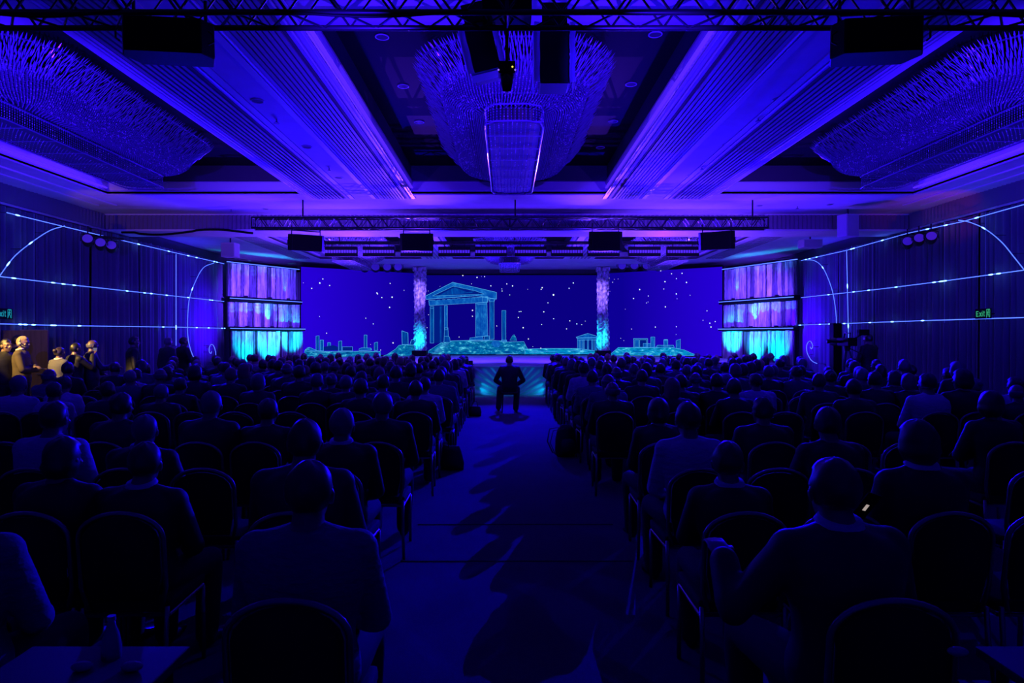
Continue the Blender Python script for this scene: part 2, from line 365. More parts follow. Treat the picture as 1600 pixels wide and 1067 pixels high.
for px, py, what in ((597,57,'nearest in the central tray, doorway side'), (630,134,'second in the central tray, doorway side'), (655,190,'third in the central tray, doorway side'),
                     (1024,53,'nearest in the central tray, camera side'), (986,131,'second in the central tray, camera side'), (958,189,'third in the central tray, camera side'), (938,230,'far in the central tray, camera side')):
    place(dl, px, py, 5.7, 'small dark recessed downlight, ' + what)

# ------------------------------------------------------------------ curtains
def curtain_me(wd, h, seed):
    r = random.Random(seed); bm = bmesh.new(); nx = int(wd/0.028); ph = r.random()*6; cols = []
    for i in range(nx+1):
        x = wd*i/nx; a = 0.055*math.sin(x*2*PI/0.21+ph+0.8*math.sin(x*2.3+ph))+0.03*math.sin(x*2*PI/0.55+ph*2)
        cols.append([bm.verts.new((a*(0.75+0.5*k/3), x, h*(1-k/3))) for k in range(4)])
    for a, b in zip(cols, cols[1:]):
        for k in range(3): bm.faces.new((a[k], b[k], b[k+1], a[k+1]))
    return to_mesh('curtain', bm, drape, True)
cm = [curtain_me(2.14, 4.52, k) for k in range(3)]
n = 0
for s in (-1, 1):
    for k in range(14):
        y = -2.0 + k*2.18
        o = link('curtain', cm[(k+(s > 0)) % 3], None, (s*10.72 if not (k in (4,9)) else s*10.66, y, 0.03))
        tag(o, 'tall dark pleated curtain, %s from the stage along the %s wall' % (['nearest','second','third','fourth','fifth','sixth','seventh','eighth','ninth','tenth','eleventh','twelfth','thirteenth','last'][13-k], 'doorway' if s < 0 else 'camera tripod'), 'curtain', 'pleated curtains on the side walls')
# curtains closing the sides of the stage
for s in (-1, 1):
    o = link('curtain', cm[0], None, (s*10.95 if s < 0 else 8.85, 29.6, 0.03), (0, 0, -PI/2))
    tag(o, 'dark curtain behind the wooden stage flats on the %s side' % ('doorway' if s < 0 else 'camera tripod'), 'curtain', 'curtains beside the stage')

# ------------------------------------------------------------------ stage
bm = bmesh.new(); prism(bm, [(-8.3,24.2),(8.8,24.2),(8.8,33.2),(-8.3,33.2)], 0.0, 0.84)
stage = tag(obj('stage', bm, blackp), 'wide low black stage with a pale deck and a projecting runway', 'stage')
bm = bmesh.new(); box(bm, -8.3, 24.18, 0.84, 8.8, 33.2, 0.875); box(bm, -1.05, 20.55, 0.84, 1.35, 24.18, 0.875); box(bm, -3.6, 22.6, 0.84, -1.05, 24.18, 0.875); box(bm, 1.35, 22.6, 0.84, 3.9, 24.18, 0.875); obj('deck', bm, deck_m, stage)
bm = bmesh.new(); box(bm, -1.0, 20.62, 0, 1.3, 24.2, 0.84); box(bm, -3.55, 22.65, 0, 3.85, 24.2, 0.84); obj('runway_base', bm, blackp, stage)
bm = bmesh.new(); box(bm, -8.3, 24.12, 0.0, 8.8, 24.17, 0.80); obj('front_skirt', bm, mat('skirt_cloth', (0.45,0.42,0.5), 0.8), stage)
bm = bmesh.new(); nx, nz = 90, 26; g = []   # gathered satin on the runway front, folds fanning from the centre
for i in range(nx+1):
    x = -1.0+2.3*i/nx; row = []
    for k in range(nz+1):
        z = 0.83*k/nz
        u = math.atan2(z+0.25, abs(x-0.15)+0.25)
        fold = 0.022*math.sin(u*46+(0.7 if x > 0.15 else 0)) * (0.35+0.65*min(1, abs(x-0.15)))
        row.append(bm.verts.new((x, 20.56+fold, z+0.005)))
    g.append(row)
for i in range(nx):
    for k in range(nz): bm.faces.new((g[i][k], g[i+1][k], g[i+1][k+1], g[i][k+1]))
obj('runway_drape', bm, satin, stage, True)
for s, what in ((-1,'doorway'), (1,'camera tripod')):
    t = empty('floor_light', (0.16+s*1.2, 20.36, 0), 0, 'small black floor light at the foot of the runway, %s side' % what, 'lamp', 'floor lights at the runway')
    bm = bmesh.new(); box(bm, -0.07, -0.05, 0.0, 0.07, 0.05, 0.09, bev=0.01); obj('housing', bm, blackm, t)
    bm = bmesh.new(); box(bm, -0.05, 0.051, 0.02, 0.05, 0.056, 0.08); obj('lens', bm, emat('cyan_lens', (0.1,0.8,1.0), 1.5), t)
    t = empty('stage_monitor', (0.17+s*1.55, 21.4, 0.0), 0, 'dark slanted floor monitor beside the runway, %s side' % what, 'monitor', 'stage monitors')
    bm = bmesh.new()
    vv = [bm.verts.new(p) for p in ((-0.3,-0.25,0.80),(0.3,-0.25,0.80),(0.3,0.3,0.80),(-0.3,0.3,0.80),(-0.3,-0.25,0.86),(0.3,-0.25,0.86),(0.3,0.3,1.0),(-0.3,0.3,1.0))]
    for f in ((0,3,2,1),(4,5,6,7),(0,1,5,4),(1,2,6,5),(2,3,7,6),(3,0,4,7)): bm.faces.new([vv[i] for i in f])
    obj('cabinet', bm, blackp, t)
    bm = bmesh.new(); box(bm, -0.25, -0.2, 0, 0.25, 0.25, 0.80); obj('stand', bm, blackp, t)
bm = bmesh.new(); box(bm, -3.9, 31.85, 0.875, 4.4, 31.95, 0.93); obj('screen_plinth', bm, blackp, stage)

# ---------------- screens with the printed picture
SCR = {}
def plane_of(pa, da, pb, db):
    a = Vector((XX(pa,da), da)); b = Vector((XX(pb,db), db)); return a, b
def on_plane(pl, px, py, off=0.0):
    a, b = pl; r = Vector(((px-CX)/F, 1.0)); d = b-a; n2 = Vector((d.y, -d.x)).normalized()
    if n2.y > 0: n2 = -n2
    t = n2.dot(a)/n2.dot(r); p = Vector((r.x*t, t, ZC-(py-CY)/F*t))
    return p + Vector((n2.x, n2.y, 0))*off
def screen(name, pl, px0, px1, z0, z1, m, label):
    a = on_plane(pl, px0, 500); b = on_plane(pl, px1, 500); a.z = b.z = 0; d = (b-a).normalized(); n_ = Vector((d.y, -d.x, 0))
    t = empty(name, (a.x, a.y, 0), 0, label, 'screen', 'large stage screens')
    base = Vector((a.x, a.y, 0)); bm = bmesh.new()
    for q in ((0.0, 0.10, 0.012),):
        v = [bm.verts.new(p-base) for p in (a+n_*0.02+Vector((0,0,z0)), b+n_*0.02+Vector((0,0,z0)), b-n_*0.1+Vector((0,0,z0)), a-n_*0.1+Vector((0,0,z0)), a+n_*0.02+Vector((0,0,z1)), b+n_*0.02+Vector((0,0,z1)), b-n_*0.1+Vector((0,0,z1)), a-n_*0.1+Vector((0,0,z1)))]
        for f in ((0,3,2,1),(4,5,6,7),(1,2,6,5),(2,3,7,6),(3,0,4,7)): bm.faces.new([v[i] for i in f])
    obj('casing', bm, blackp, t)
    bm = bmesh.new(); v = [bm.verts.new(p-base+n_*0.025) for p in (a+Vector((0,0,z0)), b+Vector((0,0,z0)), b+Vector((0,0,z1)), a+Vector((0,0,z1)))]; bm.faces.new(v)
    obj('display', bm, m, t)
    return t, base
dsp_c = emat('display_centre', (0.003,0.0,0.22), 1.0); dsp_s = emat('display_side', (0.012,0.0,0.34), 1.0)
def grad_screen(name, x0, x1, c0, c1):
    m = emat(name, c0, 1.0); N = m.node_tree.nodes; L = m.node_tree.links; e = N['Emission']
    tc = N.new('ShaderNodeTexCoord'); se = N.new('ShaderNodeSeparateXYZ'); mr = N.new('ShaderNodeMapRange'); mr.inputs[1].default_value = x0; mr.inputs[2].default_value = x1
    mx = N.new('ShaderNodeMix'); mx.data_type = 'RGBA'; mx.inputs[6].default_value = (*c0,1); mx.inputs[7].default_value = (*c1,1)
    L.new(tc.outputs['Object'], se.inputs[0]); L.new(se.outputs[0], mr.inputs[0]); L.new(mr.outputs[0], mx.inputs[0]); L.new(mx.outputs[2], e.inputs[0]); return m
dsp_l = grad_screen('display_left', 0.0, 4.3, (0.020,0.0,0.70), (0.004,0.0,0.30))
dsp_r = grad_screen('display_right', 0.6, 4.6, (0.004,0.0,0.30), (0.020,0.0,0.70))
plC = plane_of(665, 32, 935, 32); plL = plane_of(470, 28.8, 648, 31.8); plR = plane_of(950, 31.8, 1128, 28.8)
tC, bC = screen('led_screen', plC, 664, 936, 0.93, ZZ(430,32), dsp_c, 'central stage screen showing a ruined temple under white stars')
tL, bL = screen('led_screen', plL, 470, 649, 0.93, 4.70, dsp_l, 'angled side screen with broken columns, doorway side')
tR, bR = screen('led_screen', plR, 949, 1129, 0.93, 4.70, dsp_r, 'angled side screen with low ruins, camera tripod side')
e_edge = emat('print_edge', (0.09,0.48,0.95), 1.0); e_fill = emat('print_blue', (0.0,0.075,0.46), 0.8, (2.2, (0.0,0.035,0.34), (0.0,0.16,0.62), (3,1,0.5))); e_mid = emat('print_light_blue', (0.005,0.14,0.62), 0.8, (2.0, (0.0,0.07,0.5), (0.02,0.30,0.85), (2,1,1)))
e_dark = emat('print_dark', (0.0,0.015,0.28), 0.8)
e_rock = emat('print_rock', (0.0,0.17,0.42), 1.0, (3.2, (0.0,0.05,0.28), (0.12,0.75,0.95), (1,1,2.2)))
e_rock2 = emat('print_bright_rock', (0.0,0.30,0.62), 1.0, (3.0, (0.0,0.12,0.45), (0.15,0.85,1.0), (1,1,2.4)))
e_star = emat('print_star', (0.75,0.85,1.0), 1.3)
class Print:
    def __init__(s, pl, root, base, sc, ox, oy): s.pl, s.root, s.base, s.sc, s.ox, s.oy = pl, root, base, sc, ox, oy; s.b = {}; s.lv = 0.03
    def P(s, p, off): return on_plane(s.pl, s.ox+p[0]/s.sc, s.oy+p[1]/s.sc, off)-s.base
    def bmof(s, k): return s.b.setdefault(k, bmesh.new())
    def poly(s, pts, k, line=True, lw=0.6):
        s.lv += 0.0007; s.np = getattr(s,'np',0)+1; bm = s.bmof((k,s.np)); v = [s.P(p, s.lv) for p in pts]
        vv = [bm.verts.new(q) for q in v]
        for t in tessellate_polygon([v]): bm.faces.new([vv[i] for i in t])
        if line: s.line(pts+[pts[0]], lw)
    def line(s, pts, lw=0.6, k='e'):
        s.lv += 0.0003; bm = s.bmof(k if k == 'e' else (k,0)); w_ = lw*0.6*s.sc/2
        for a, b in zip(pts, pts[1:]):
            a = Vector(a); b = Vector(b); d = b-a
            if d.length < 1e-6: continue
            d.normalize(); n_ = Vector((-d.y, d.x))*w_
            a = a-d*w_*0.5; b = b+d*w_*0.5
            bm.faces.new([bm.verts.new(s.P(q, s.lv+0.004)) for q in (a-n_, b-n_, b+n_, a+n_)])
    def star(s, x, y, r):
        bm = s.bmof('s'); c = s.P((x, y), 0.034)
        u = (s.P((x+1, y), 0.034)-c).normalized()
        R = r*0.0135
        bm.faces.new([bm.verts.new(c+u*R*math.cos(a)+Vector((0,0,R*math.sin(a)))) for a in [2*PI*k/10 for k in range(10)]])
    def done(s):
        nm = {'e':('picture_outline',e_edge),'f':('picture_column',e_fill),'m':('picture_stone',e_mid),'d':('picture_shade',e_dark),'r':('picture_rock',e_rock),'q':('picture_bright_rock',e_rock2),'s':('picture_star',e_star)}
        for k, bm in s.b.items():
            k = k[0]
            o = obj(nm[k][0], bm, nm[k][1], s.root)
            if k in 'se': o['kind'] = 'stuff'
def col4(x0, x1, y0, y1, t=0): return [(x0,y0),(x1,y0+t),(x1,y1),(x0,y1)]
p = Print(plC, tC, bC, 6.67, 640, 410)
p.poly([(195,965),(200,920),(330,835),(430,818),(620,812),(700,822),(860,812),(940,816),(1010,828),(1190,824),(1212,870),(1230,902),(1334,905),(1560,900),(1560,965)], 'r')
p.poly(col4(252,362,455,838), 'd', False); p.poly(col4(215,252,460,840), 'f'); p.poly(col4(316,334,458,836), 'f', False)
p.poly(col4(364,394,450,700), 'm'); p.poly([(366,680),(400,680),(404,770),(418,780),(424,832),(358,832),(362,770)], 'f')
p.poly(col4(836,880,378,800), 'f'); p.poly([(815,372),(895,376),(880,410),(836,410)], 'm')
p.poly([(690,425),(805,415),(815,768),(688,776)], 'm')
for x in (712,735,758,780): p.line([(x,440),(x+3,765)], 0.25, 'd')
p.poly([(625,808),(630,786),(762,770),(768,808)], 'm'); p.poly(col4(780,830,765,808), 'f')
p.poly([(200,398),(815,357),(815,415),(207,450)], 'm'); p.poly([(760,362),(812,360),(812,414),(762,416)], 'm')
p.poly([(170,350),(450,207),(905,312),(905,382),(700,347),(172,385)], 'm', True, 0.9)
p.poly([(240,350),(455,248),(690,298),(780,330)], 'd'); p.poly([(300,348),(450,268),(470,262),(600,310),(680,302),(640,318)], 'f', False)
for k in range(9): x = 265+k*52; p.poly([(x,384-k*3.8),(x+26,382-k*3.8),(x+24,394-k*3.8),(x+4,396-k*3.8)], 'd', False)
p.line([(215,480),(250,480)], 0.5); p.line([(700,440),(805,432)], 0.5); p.line([(362,770),(404,770)], 0.5)
p.poly(col4(962,1003,502,820), 'f'); p.poly([(955,826),(958,808),(1010,808),(1014,826)], 'm')
p.poly([(1045,812),(1062,780),(1075,760),(1090,752),(1105,775),(1116,815)], 'r', True, 0.3)
p.poly([(850,850),(870,815),(930,815),(950,850),(930,885),(880,880)], 'm', False)
for k in range(26):
    y = 845+k*4.8; x = 330-k*5.2+random.random()*30; p.line([(x,y),(x+30+random.random()*60,y-3)], 0.3)
p.line([(200,968),(620,970)], 0.5); p.line([(900,955),(1130,950)], 0.7); p.line([(430,818),(620,812),(860,812)], 0.9)
for x, y, r in ((555,137,2.1),(703,156,2.2),(782,148,1.6),(750,146,.7),(645,224,1.0),(847,245,1.7),(1013,224,1.6),(1073,245,2.0),(962,276,1.3),(964,298,1.6),(1044,339,1.2),(656,499,2.2),(655,561,1.6),(1142,513,1.5),(1160,511,1.6),(1133,573,1.8),(908,662,1.5),(1183,680,2.2),(516,777,1.3),(1238,797,1.8),(195,298,.9),(198,545,1.2),(183,680,1.0),(317,249,.7),(1231,281,.7),(1285,877,.8)): p.star(x, y, r)
p.sc, p.ox, p.oy = 5.926, 820, 410
p.poly([(0,858),(0,802),(200,796),(490,796),(668,820),(668,858)], 'q', True, 0.8)
p.poly([(486,716),(668,716),(664,815),(640,818),(490,790)], 'd', False)
for xa, xb in ((486,506),(512,534),(540,551),(578,589),(618,631),(645,664)): p.poly(col4(xa, xb, 716, 796 if xa < 510 else 814), 'm', True, 0.45)
p.poly([(484,698),(670,696),(668,718),(486,718)], 'm'); p.poly([(474,692),(580,657),(678,686),(674,698),(478,700)], 'm', True, 0.8)
for k in range(14):
    x = random.random()*520; y = 805+random.random()*45; p.line([(x,y),(x+50+random.random()*60,y+random.random()*4-2)], 0.35)
for x, y, r in ((449,190,2.0),(410,240,1.8),(161,234,2.0),(151,250,1.6),(265,300,3.0),(214,374,1.5),(176,457,1.9),(267,521,1.6),(416,541,1.9),(156,574,1.4),(481,569,1.7),(527,575,1.3),(559,543,1.0),(386,615,1.6),(33,708,1.8),(27,248,.7),(522,743,1.2),(148,793,1.6)): p.star(x, y, r)
p.done()
p = Print(plR, tR, bR, 5.926, 820, 410)
p.poly([(785,858),(870,787),(1010,787),(1210,790),(1330,782),(1480,810),(1530,832),(1600,862)], 'q', True, 0.7)
p.poly(col4(1010,1140,705,786), 'f', True, 0.9); p.poly(col4(1022,1060,716,784), 'm'); p.poly(col4(1068,1130,716,784), 'd'); p.poly([(1100,750),(1170,750),(1170,786),(1100,786)], 'm')
p.poly(col4(1170,1207,690,787), 'm'); p.poly([(1215,787),(1232,766),(1380,766),(1388,787)], 'm'); p.poly(col4(1290,1328,716,776), 'm'); p.poly([(1296,712),(1325,712),(1328,720),(1290,720)], 'e', False)
p.poly([(1405,724),(1445,710),(1445,797),(1405,795)], 'm')
for k in range(22):
    x = 860+random.random()*560; y = 800+random.random()*48; p.line([(x,y),(x+25+random.random()*50,y+random.random()*10-5)], 0.35)
for x, y, r in ((1261,76,2.1),(1362,105,1.7),(1459,101,1.9),(1407,150,1.4),(1301,178,2.1),(1500,185,2.0),(1290,246,1.6),(1067,251,2.1),(1406,292,2.0),(1147,311,1.5),(1010,334,1.9),(1413,336,.9),(1130,375,1.2),(1145,366,1.0),(1305,411,2.0),(1534,304,.9),(934,433,.8),(1212,598,1.7),(1406,595,1.4),(992,617,1.3),(891,702,.9),(920,723,.9),(817,184,1.2),(787,145,1.1),(833,156,.9),(867,153,1.0),(791,268,.8),(1404,667,.7),(1690,448,1.4),(1716,563,1.6),(1766,548,1.3),(1653,536,1.2),(1727,598,1.9)): p.star(x, y, r)
p.done()
p = Print(plL, tL, bL, 6.667, 460, 410)
p.poly([(102,998),(102,918),(128,892),(150,882),(225,916),(300,926),(560,926),(700,922),(890,926),(895,985),(780,1000)], 'r', True, 0.5)
p.poly([(895,985),(960,960),(1050,902),(1085,862),(1150,856),(1255,862),(1255,980)], 'r', True, 0.6)
p.poly([(130,905),(150,882),(225,915),(210,925),(150,912)], 'm')
for q in (col4(222,253,768,920,-6), col4(265,299,808,920), col4(342,373,835,880), col4(456,489,822,922,-6), col4(722,751,756,905), col4(828,862,838,915,-10)): p.poly(q, 'f', True, 0.7)
p.poly([(1115,712),(1178,735),(1181,855),(1118,855)], 'f', True, 0.9); p.poly([(1197,860),(1215,805),(1256,803),(1256,860)], 'f', True, 0.9)
p.poly(col4(495,600,878,920), 'd'); p.poly([(668,900),(700,888),(795,892),(800,912),(670,918)], 'm')
p.poly([(300,880),(400,862),(450,880),(450,915),(300,918)], 'd', False)
for k in range(16):
    x = 110+random.random()*640; y = 935+random.random()*55; p.line([(x,y),(x+50+random.random()*100,y+random.random()*4-2)], 0.3)
p.line([(900,982),(1250,978)], 0.7); p.line([(100,926),(890,928)], 0.6)
for x, y, r in ((90,212,.9),(293,173,1.7),(261,215,2.3),(364,240,1.7),(177,271,1.8),(994,219,1.7),(856,318,2.2),(862,328,1.8),(907,366,1.7),(1014,362,2.4),(1139,290,1.2),(988,468,2.1),(740,581,1.3),(818,640,1.4),(259,563,1.0),(332,737,1.5),(1024,838,2.3),(896,912,1.2),(790,855,.8)): p.star(x, y, r)
p.done()

# ---------------- carved columns on the stage
def carved_column(px, side):
    t = empty('carved_column', (XX(px,31.0), 31.0, 0.875), 0, 'tall carved tree-like column lit violet and cyan, %s side of the central screen' % side, 'column', 'carved stage columns')
    bm = bmesh.new(); r = random.Random(px); H = 3.86; z0 = 0.25; nz = 120; seg = 30; rings = []
    for i in range(nz+1):
        z = z0+(H-z0)*i/nz; rr = 0.25+0.02*math.sin(z*2.3)
        ring = []
        for k in range(seg):
            a = 2*PI*k/seg
            q = rr*(1+0.16*math.sin(3*a+z*2.2)*0.5+0.14*math.sin(7*a-z*9)*math.sin(z*13+2*a)+(r.random()-0.5)*0.10)
            if abs(math.sin(a*0.5+PI/4)) < 0.12: q *= 0.7
            ring.append(bm.verts.new((q*math.cos(a), q*math.sin(a)*0.8, z)))
        rings.append(ring)
    for a, b in zip(rings, rings[1:]):
        for k in range(seg): bm.faces.new((a[k], a[(k+1)%seg], b[(k+1)%seg], b[k]))
    bm.faces.new(rings[-1]); obj('shaft', bm, carved, t)
    bm = bmesh.new(); box(bm, -0.33, -0.3, 0, 0.33, 0.3, 0.25, bev=0.01); obj('base_block', bm, blackp, t)
    for k in range(3):
        bm = bmesh.new(); z = 1.05+k*0.16
        tube(bm, [(-0.24,-0.25,z),(-0.08,-0.30,z+0.06),(0.02,-0.28,z+0.17)], [0.03,0.035,0.012], 8); obj('curled_leaf', bm, carved, t, True)
    bm = bmesh.new(); box(bm, -0.30, -0.22, H-0.03, 0.30, 0.22, H+0.16, bev=0.02); obj('cap_block', bm, carved, t)
    return t
carved_column(656, 'doorway'); carved_column(942, 'camera tripod')

# ---------------- weathered wooden flats in three tiers with LED-edged ledges
def flats(s):
    # outer end near the wall, inner end by the side screen
    side = 'doorway' if s < 0 else 'camera tripod'
    tiers = [(4.52, ZZ(466,27), 'top'), (ZZ(474,27), ZZ(511,27), 'middle'), (ZZ(517,27), 0.02, 'bottom')]
    xo = [354,355,360] if s < 0 else [1247,1246,1241]; xi = [464,469,474] if s < 0 else [1132,1131,1127]
    for j, (z1, z0, nm) in enumerate(tiers):
        do = 25.4 if s < 0 else 24.6; a = Vector((XX(xo[j],do), do, 0)); b = Vector((XX(xi[j],28.3), 28.3, 0)); d = b-a; Ld = d.length; d.normalize()
        nrm = Vector((d.y, -d.x, 0)); nrm = nrm if nrm.y < 0 else -nrm
        cuts = [0, 0.40, 0.67, 1.0] if j % 2 == 0 else [0, 0.33, 0.67, 1.0]
        if j == 2: cuts = [0, 0.33, 0.67, 1.0]
        for q in range(3):
            u0 = cuts[q]*Ld+0.035; u1 = cuts[q+1]*Ld-0.035; pos = ['nearest the wall','middle one','nearest the screen'][q]
            base = a+d*((u0+u1)/2); base.z = z0
            t = empty('wooden_panel', base, 0, 'panel of weathered vertical boards, %s tier, %s, %s side' % (nm, pos, side), 'panel', 'weathered wooden stage panels')
            wd = u1-u0; u = -wd/2; rr = random.Random(j*7+q+int(s)*31)
            bm = bmesh.new(); c = [(-wd/2, 0.03), (wd/2, 0.03), (wd/2, 0.07), (-wd/2, 0.07)]
            prism(bm, [tuple((d*x-nrm*y).xy) for x, y in c], 0, z1-z0); obj('backing_board', bm, groove_m, t)
            while u < wd/2-0.03:
                wpl = min(rr.uniform(0.14, 0.30), wd/2-u)
                if wd/2-u-wpl < 0.1: wpl = wd/2-u
                pr = rr.uniform(0.0, 0.05); bm = bmesh.new(); n_ = 14
                lt = []; zs = [(z1-z0)*k/n_ for k in range(n_+1)]
                for z in zs:   # slightly wavy board edges, uneven ends
                    e0 = u+0.008+rr.uniform(0,0.016); e1 = u+wpl-0.008-rr.uniform(0,0.016)
                    zz = z + (rr.uniform(-0.03,0.0) if z == zs[-1] else 0)
                    f = pr+rr.uniform(0,0.012)
                    lt.append([bm.verts.new(d*x+nrm*y+Vector((0,0,zz))) for x, y in ((e0,-0.03),(e0,f),((e0+e1)/2,f+0.02),(e1,f),(e1,-0.03))])
                for A, B in zip(lt, lt[1:]):
                    for k in range(4): bm.faces.new((A[k], A[k+1], B[k+1], B[k]))
                bm.faces.new(lt[0]); bm.faces.new(lt[-1][::-1])
                obj('plank', bm, wood[rr.choice((0,0,0,1,1,2))], t)
                u += wpl
        # ledge below this tier
        if j < 2:
            zt = z0-0.02; zb = tiers[j+1][0]+0.01
            base = (a+b)/2; base.z = zb
            t = empty('stage_ledge', base, 0, 'dark ledge with a thin line of light under the %s panels, %s side' % (nm, side), 'ledge', 'ledges between the wooden panels')
            bm = bmesh.new(); h = Ld/2+0.05
            prism(bm, [tuple((d*x+nrm*y).xy) for x, y in ((-h,-0.05),(h,-0.05),(h,0.24),(-h,0.24))], 0, zt-zb); obj('shelf', bm, blackp, t)
            bm = bmesh.new(); tube(bm, [d*(-h)+nrm*0.255+Vector((0,0,(zt-zb)*0.6)), d*h+nrm*0.255+Vector((0,0,(zt-zb)*0.6))], 0.013, 6); obj('light_strip', bm, led, t)
            for f in (-0.55, 0.1, 0.62):
                bm = bmesh.new(); c = d*(f*h)+nrm*0.17+Vector((0,0,zt-zb+0.03)); cbox(bm, c, (0.12,0.1,0.06), None, 0.008); obj('uplight', bm, blackm, t)
        if j == 0:
            base = (a+b)/2; base.z = z1+0.02
            bm = bmesh.new(); h = Ld/2+0.05; tube(bm, [d*(-h)+nrm*0.08, d*h+nrm*0.08], 0.014, 6)
            tag(obj('light_strip', bm, led, None, False, base), 'thin line of light along the top of the wooden panels, %s side' % side, 'light strip', 'light strips')
        # lights on this tier
        m0 = (a+b)/2
        if j == 2:
            for f, pw in ((-0.62,34),(-0.02,40),(0.62,36)):
                c = m0+d*(f*Ld/2)+nrm*(0.75 if f < 0.5 else 1.1); spot((c.x, c.y, 0.35 if f < 0.5 else 1.0), (m0+d*(f*Ld/2)).xy.to_tuple()+(1.75,), CYAN, pw*15, 62)
        if j == 1:
            f = 0.05; c = m0+d*(f*Ld/2)+nrm*0.2; spot((c.x, c.y, z0+0.08), (c.x-nrm.x*0.12, c.y-nrm.y*0.12, z0+0.9), CYAN, 150, 56)
            f = 0.68; c = m0+d*(f*Ld/2)+nrm*0.2; spot((c.x, c.y, z0+0.06), (c.x-nrm.x*0.14, c.y-nrm.y*0.14, z0+0.5), CYAN, 16, 40)
        if j == 0:
            f = 0.6; c = m0+d*(f*Ld/2)+nrm*0.2; spot((c.x, c.y, z0+0.05), (c.x-nrm.x*0.14, c.y-nrm.y*0.14, z0+0.5), CYAN, 26, 30)
flats(-1); flats(1)

# ------------------------------------------------------------------ LED lines on the side walls
def strip(pts, label, hot=(), r=0.0085, grp='light strips'):
    c = Vector(pts[0]); q = [Vector(p)-c for p in pts]
    bm = bmesh.new(); tube(bm, q, r, 6)
    o = obj('light_strip', bm, led, None, True, c); tag(o, label, 'light strip', grp)
    sg = 1 if c.x > 0 else -1
    for k in range(0, len(q), max(1, len(q)//4)):
        bm = bmesh.new(); tube(bm, [q[k], q[k]+Vector((sg*(10.85-abs(c.x+q[k].x)),0,0))], 0.006, 5); obj('standoff', bm, blackm, o)
    L_ = [(b-a).length for a, b in zip(q, q[1:])]; T = sum(L_)
    for h in hot:
        t = h*T; k = 0
        while k < len(L_)-1 and t > L_[k]: t -= L_[k]; k += 1
        dr = (q[k+1]-q[k]).normalized(); c2 = q[k]+dr*t
        bm = bmesh.new(); ln = 0.07
        tube(bm, [c2-dr*ln, c2-dr*ln*0.3, c2+dr*ln*0.3, c2+dr*ln], [0.009,0.0145,0.0145,0.009], 6); obj('bright_lamp', bm, led_hot, o)
    return o
def wall_pt(px, py, s, xw=10.52):
    d = xw*F/abs(px-CX); return (s*xw, d, ZZ(py, d))
def hots(r, n): return sorted(r.random() for _ in range(n))
R5 = random.Random(5)
for s, tp, md, bt, side in ((-1, [(10,332),(100,354),(180,373),(270,394),(350,412)], [(-60,425),(0,432),(120,446),(240,459),(350,471)], [(-60,505),(0,506),(120,509),(275,511),(355,513)], 'doorway'),
                            (1, [(1660,304),(1598,320),(1505,346),(1420,364),(1323,391),(1252,407)], [(1660,416),(1600,422),(1475,439),(1380,451),(1252,465)], [(1660,493),(1600,496),(1440,501),(1330,505),(1245,508)], 'camera tripod')):
    strip([wall_pt(*q, s) for q in tp], 'topmost long line of light sloping along the %s wall' % side, hots(R5, 9))
    strip([wall_pt(*q, s) for q in md], 'middle long line of light along the %s wall curtains' % side, hots(R5, 12))
    strip([wall_pt(*q, s) for q in bt], 'lowest long line of light along the %s wall curtains' % side, hots(R5, 13))
def arc(pts, s, n=8):   # smooth a pixel polyline (Catmull-Rom) and lay it on the wall
    out = []; P_ = [pts[0]]+pts+[pts[-1]]
    for i in range(1, len(P_)-2):
        p0, p1, p2, p3 = [Vector(P_[i+k]) for k in (-1,0,1,2)]
        for k in range(n):
            t = k/n; out.append(0.5*((2*p1)+(p2-p0)*t+(2*p0-5*p1+4*p2-p3)*t*t+(3*p1-p0-3*p2+p3)*t**3))
    out.append(Vector(pts[-1])); return [wall_pt(q.x, q.y, s, 10.45) for q in out]
strip(arc([(-14,450),(0,430),(22,401),(50,378),(78,360),(101,353)], -1), 'rising curved line of light above the doorway', (0.25,0.55))
strip(arc([(334,411),(318,418),(306,438),(296,466),(293,500),(294,530),(301,555),(312,573)], -1), 'tall bowed line of light by the stage, doorway side', (0.4,))
strip([wall_pt(275,397,-1,10.4), wall_pt(275,540,-1,10.4)], 'upright line of light by the stage, doorway side', (0.8,))
strip(arc([(336,566),(337,552),(334,541),(330,538),(327,543),(327,550),(329.5,552),(330.5,549)], -1), 'small hooked spiral line of light, doorway side', ())
strip(arc([(1498,344),(1515,347),(1540,358),(1565,378),(1585,402),(1604,426)], 1), 'falling curved line of light on the camera tripod wall', (0.35,))
strip(arc([(1258,406),(1272,407),(1285,417),(1296,440),(1303,465),(1307,500),(1306,530),(1297,556)], 1), 'tall bowed line of light by the stage, camera tripod side', (0.3,))
strip([wall_pt(1323,392,1,10.4), wall_pt(1326,530,1,10.4)], 'upright line of light behind the video camera', (0.4,0.85))
strip(arc([(1277,568),(1268,563),(1261,550),(1261,538),(1266,533),(1270,540),(1268,545),(1266,542)], 1), 'small hooked spiral line of light, camera tripod side', ())
wire_m = mat('pale_wire', (0.5,0.5,0.6), 0.5)
for k, (px, s) in enumerate(((53,-1),(125,-1),(184,-1),(236,-1),(269,-1),(1540,1),(1476,1),(1415,1),(1363,1),(1331,1))):
    a = wall_pt(px, 500, s, 10.6)
    bm = bmesh.new(); tube(bm, [(0,0,0),(0,0,2.45)], 0.006, 5)
    tag(obj('hanging_wire', bm, wire_m, None, False, (a[0], a[1], 2.1)), 'thin upright wire on the %s curtain, %s from the stage' % ('doorway' if s < 0 else 'camera tripod', ['fifth','fourth','third','second','first'][k % 5]), 'wire', 'upright wires on the curtains')

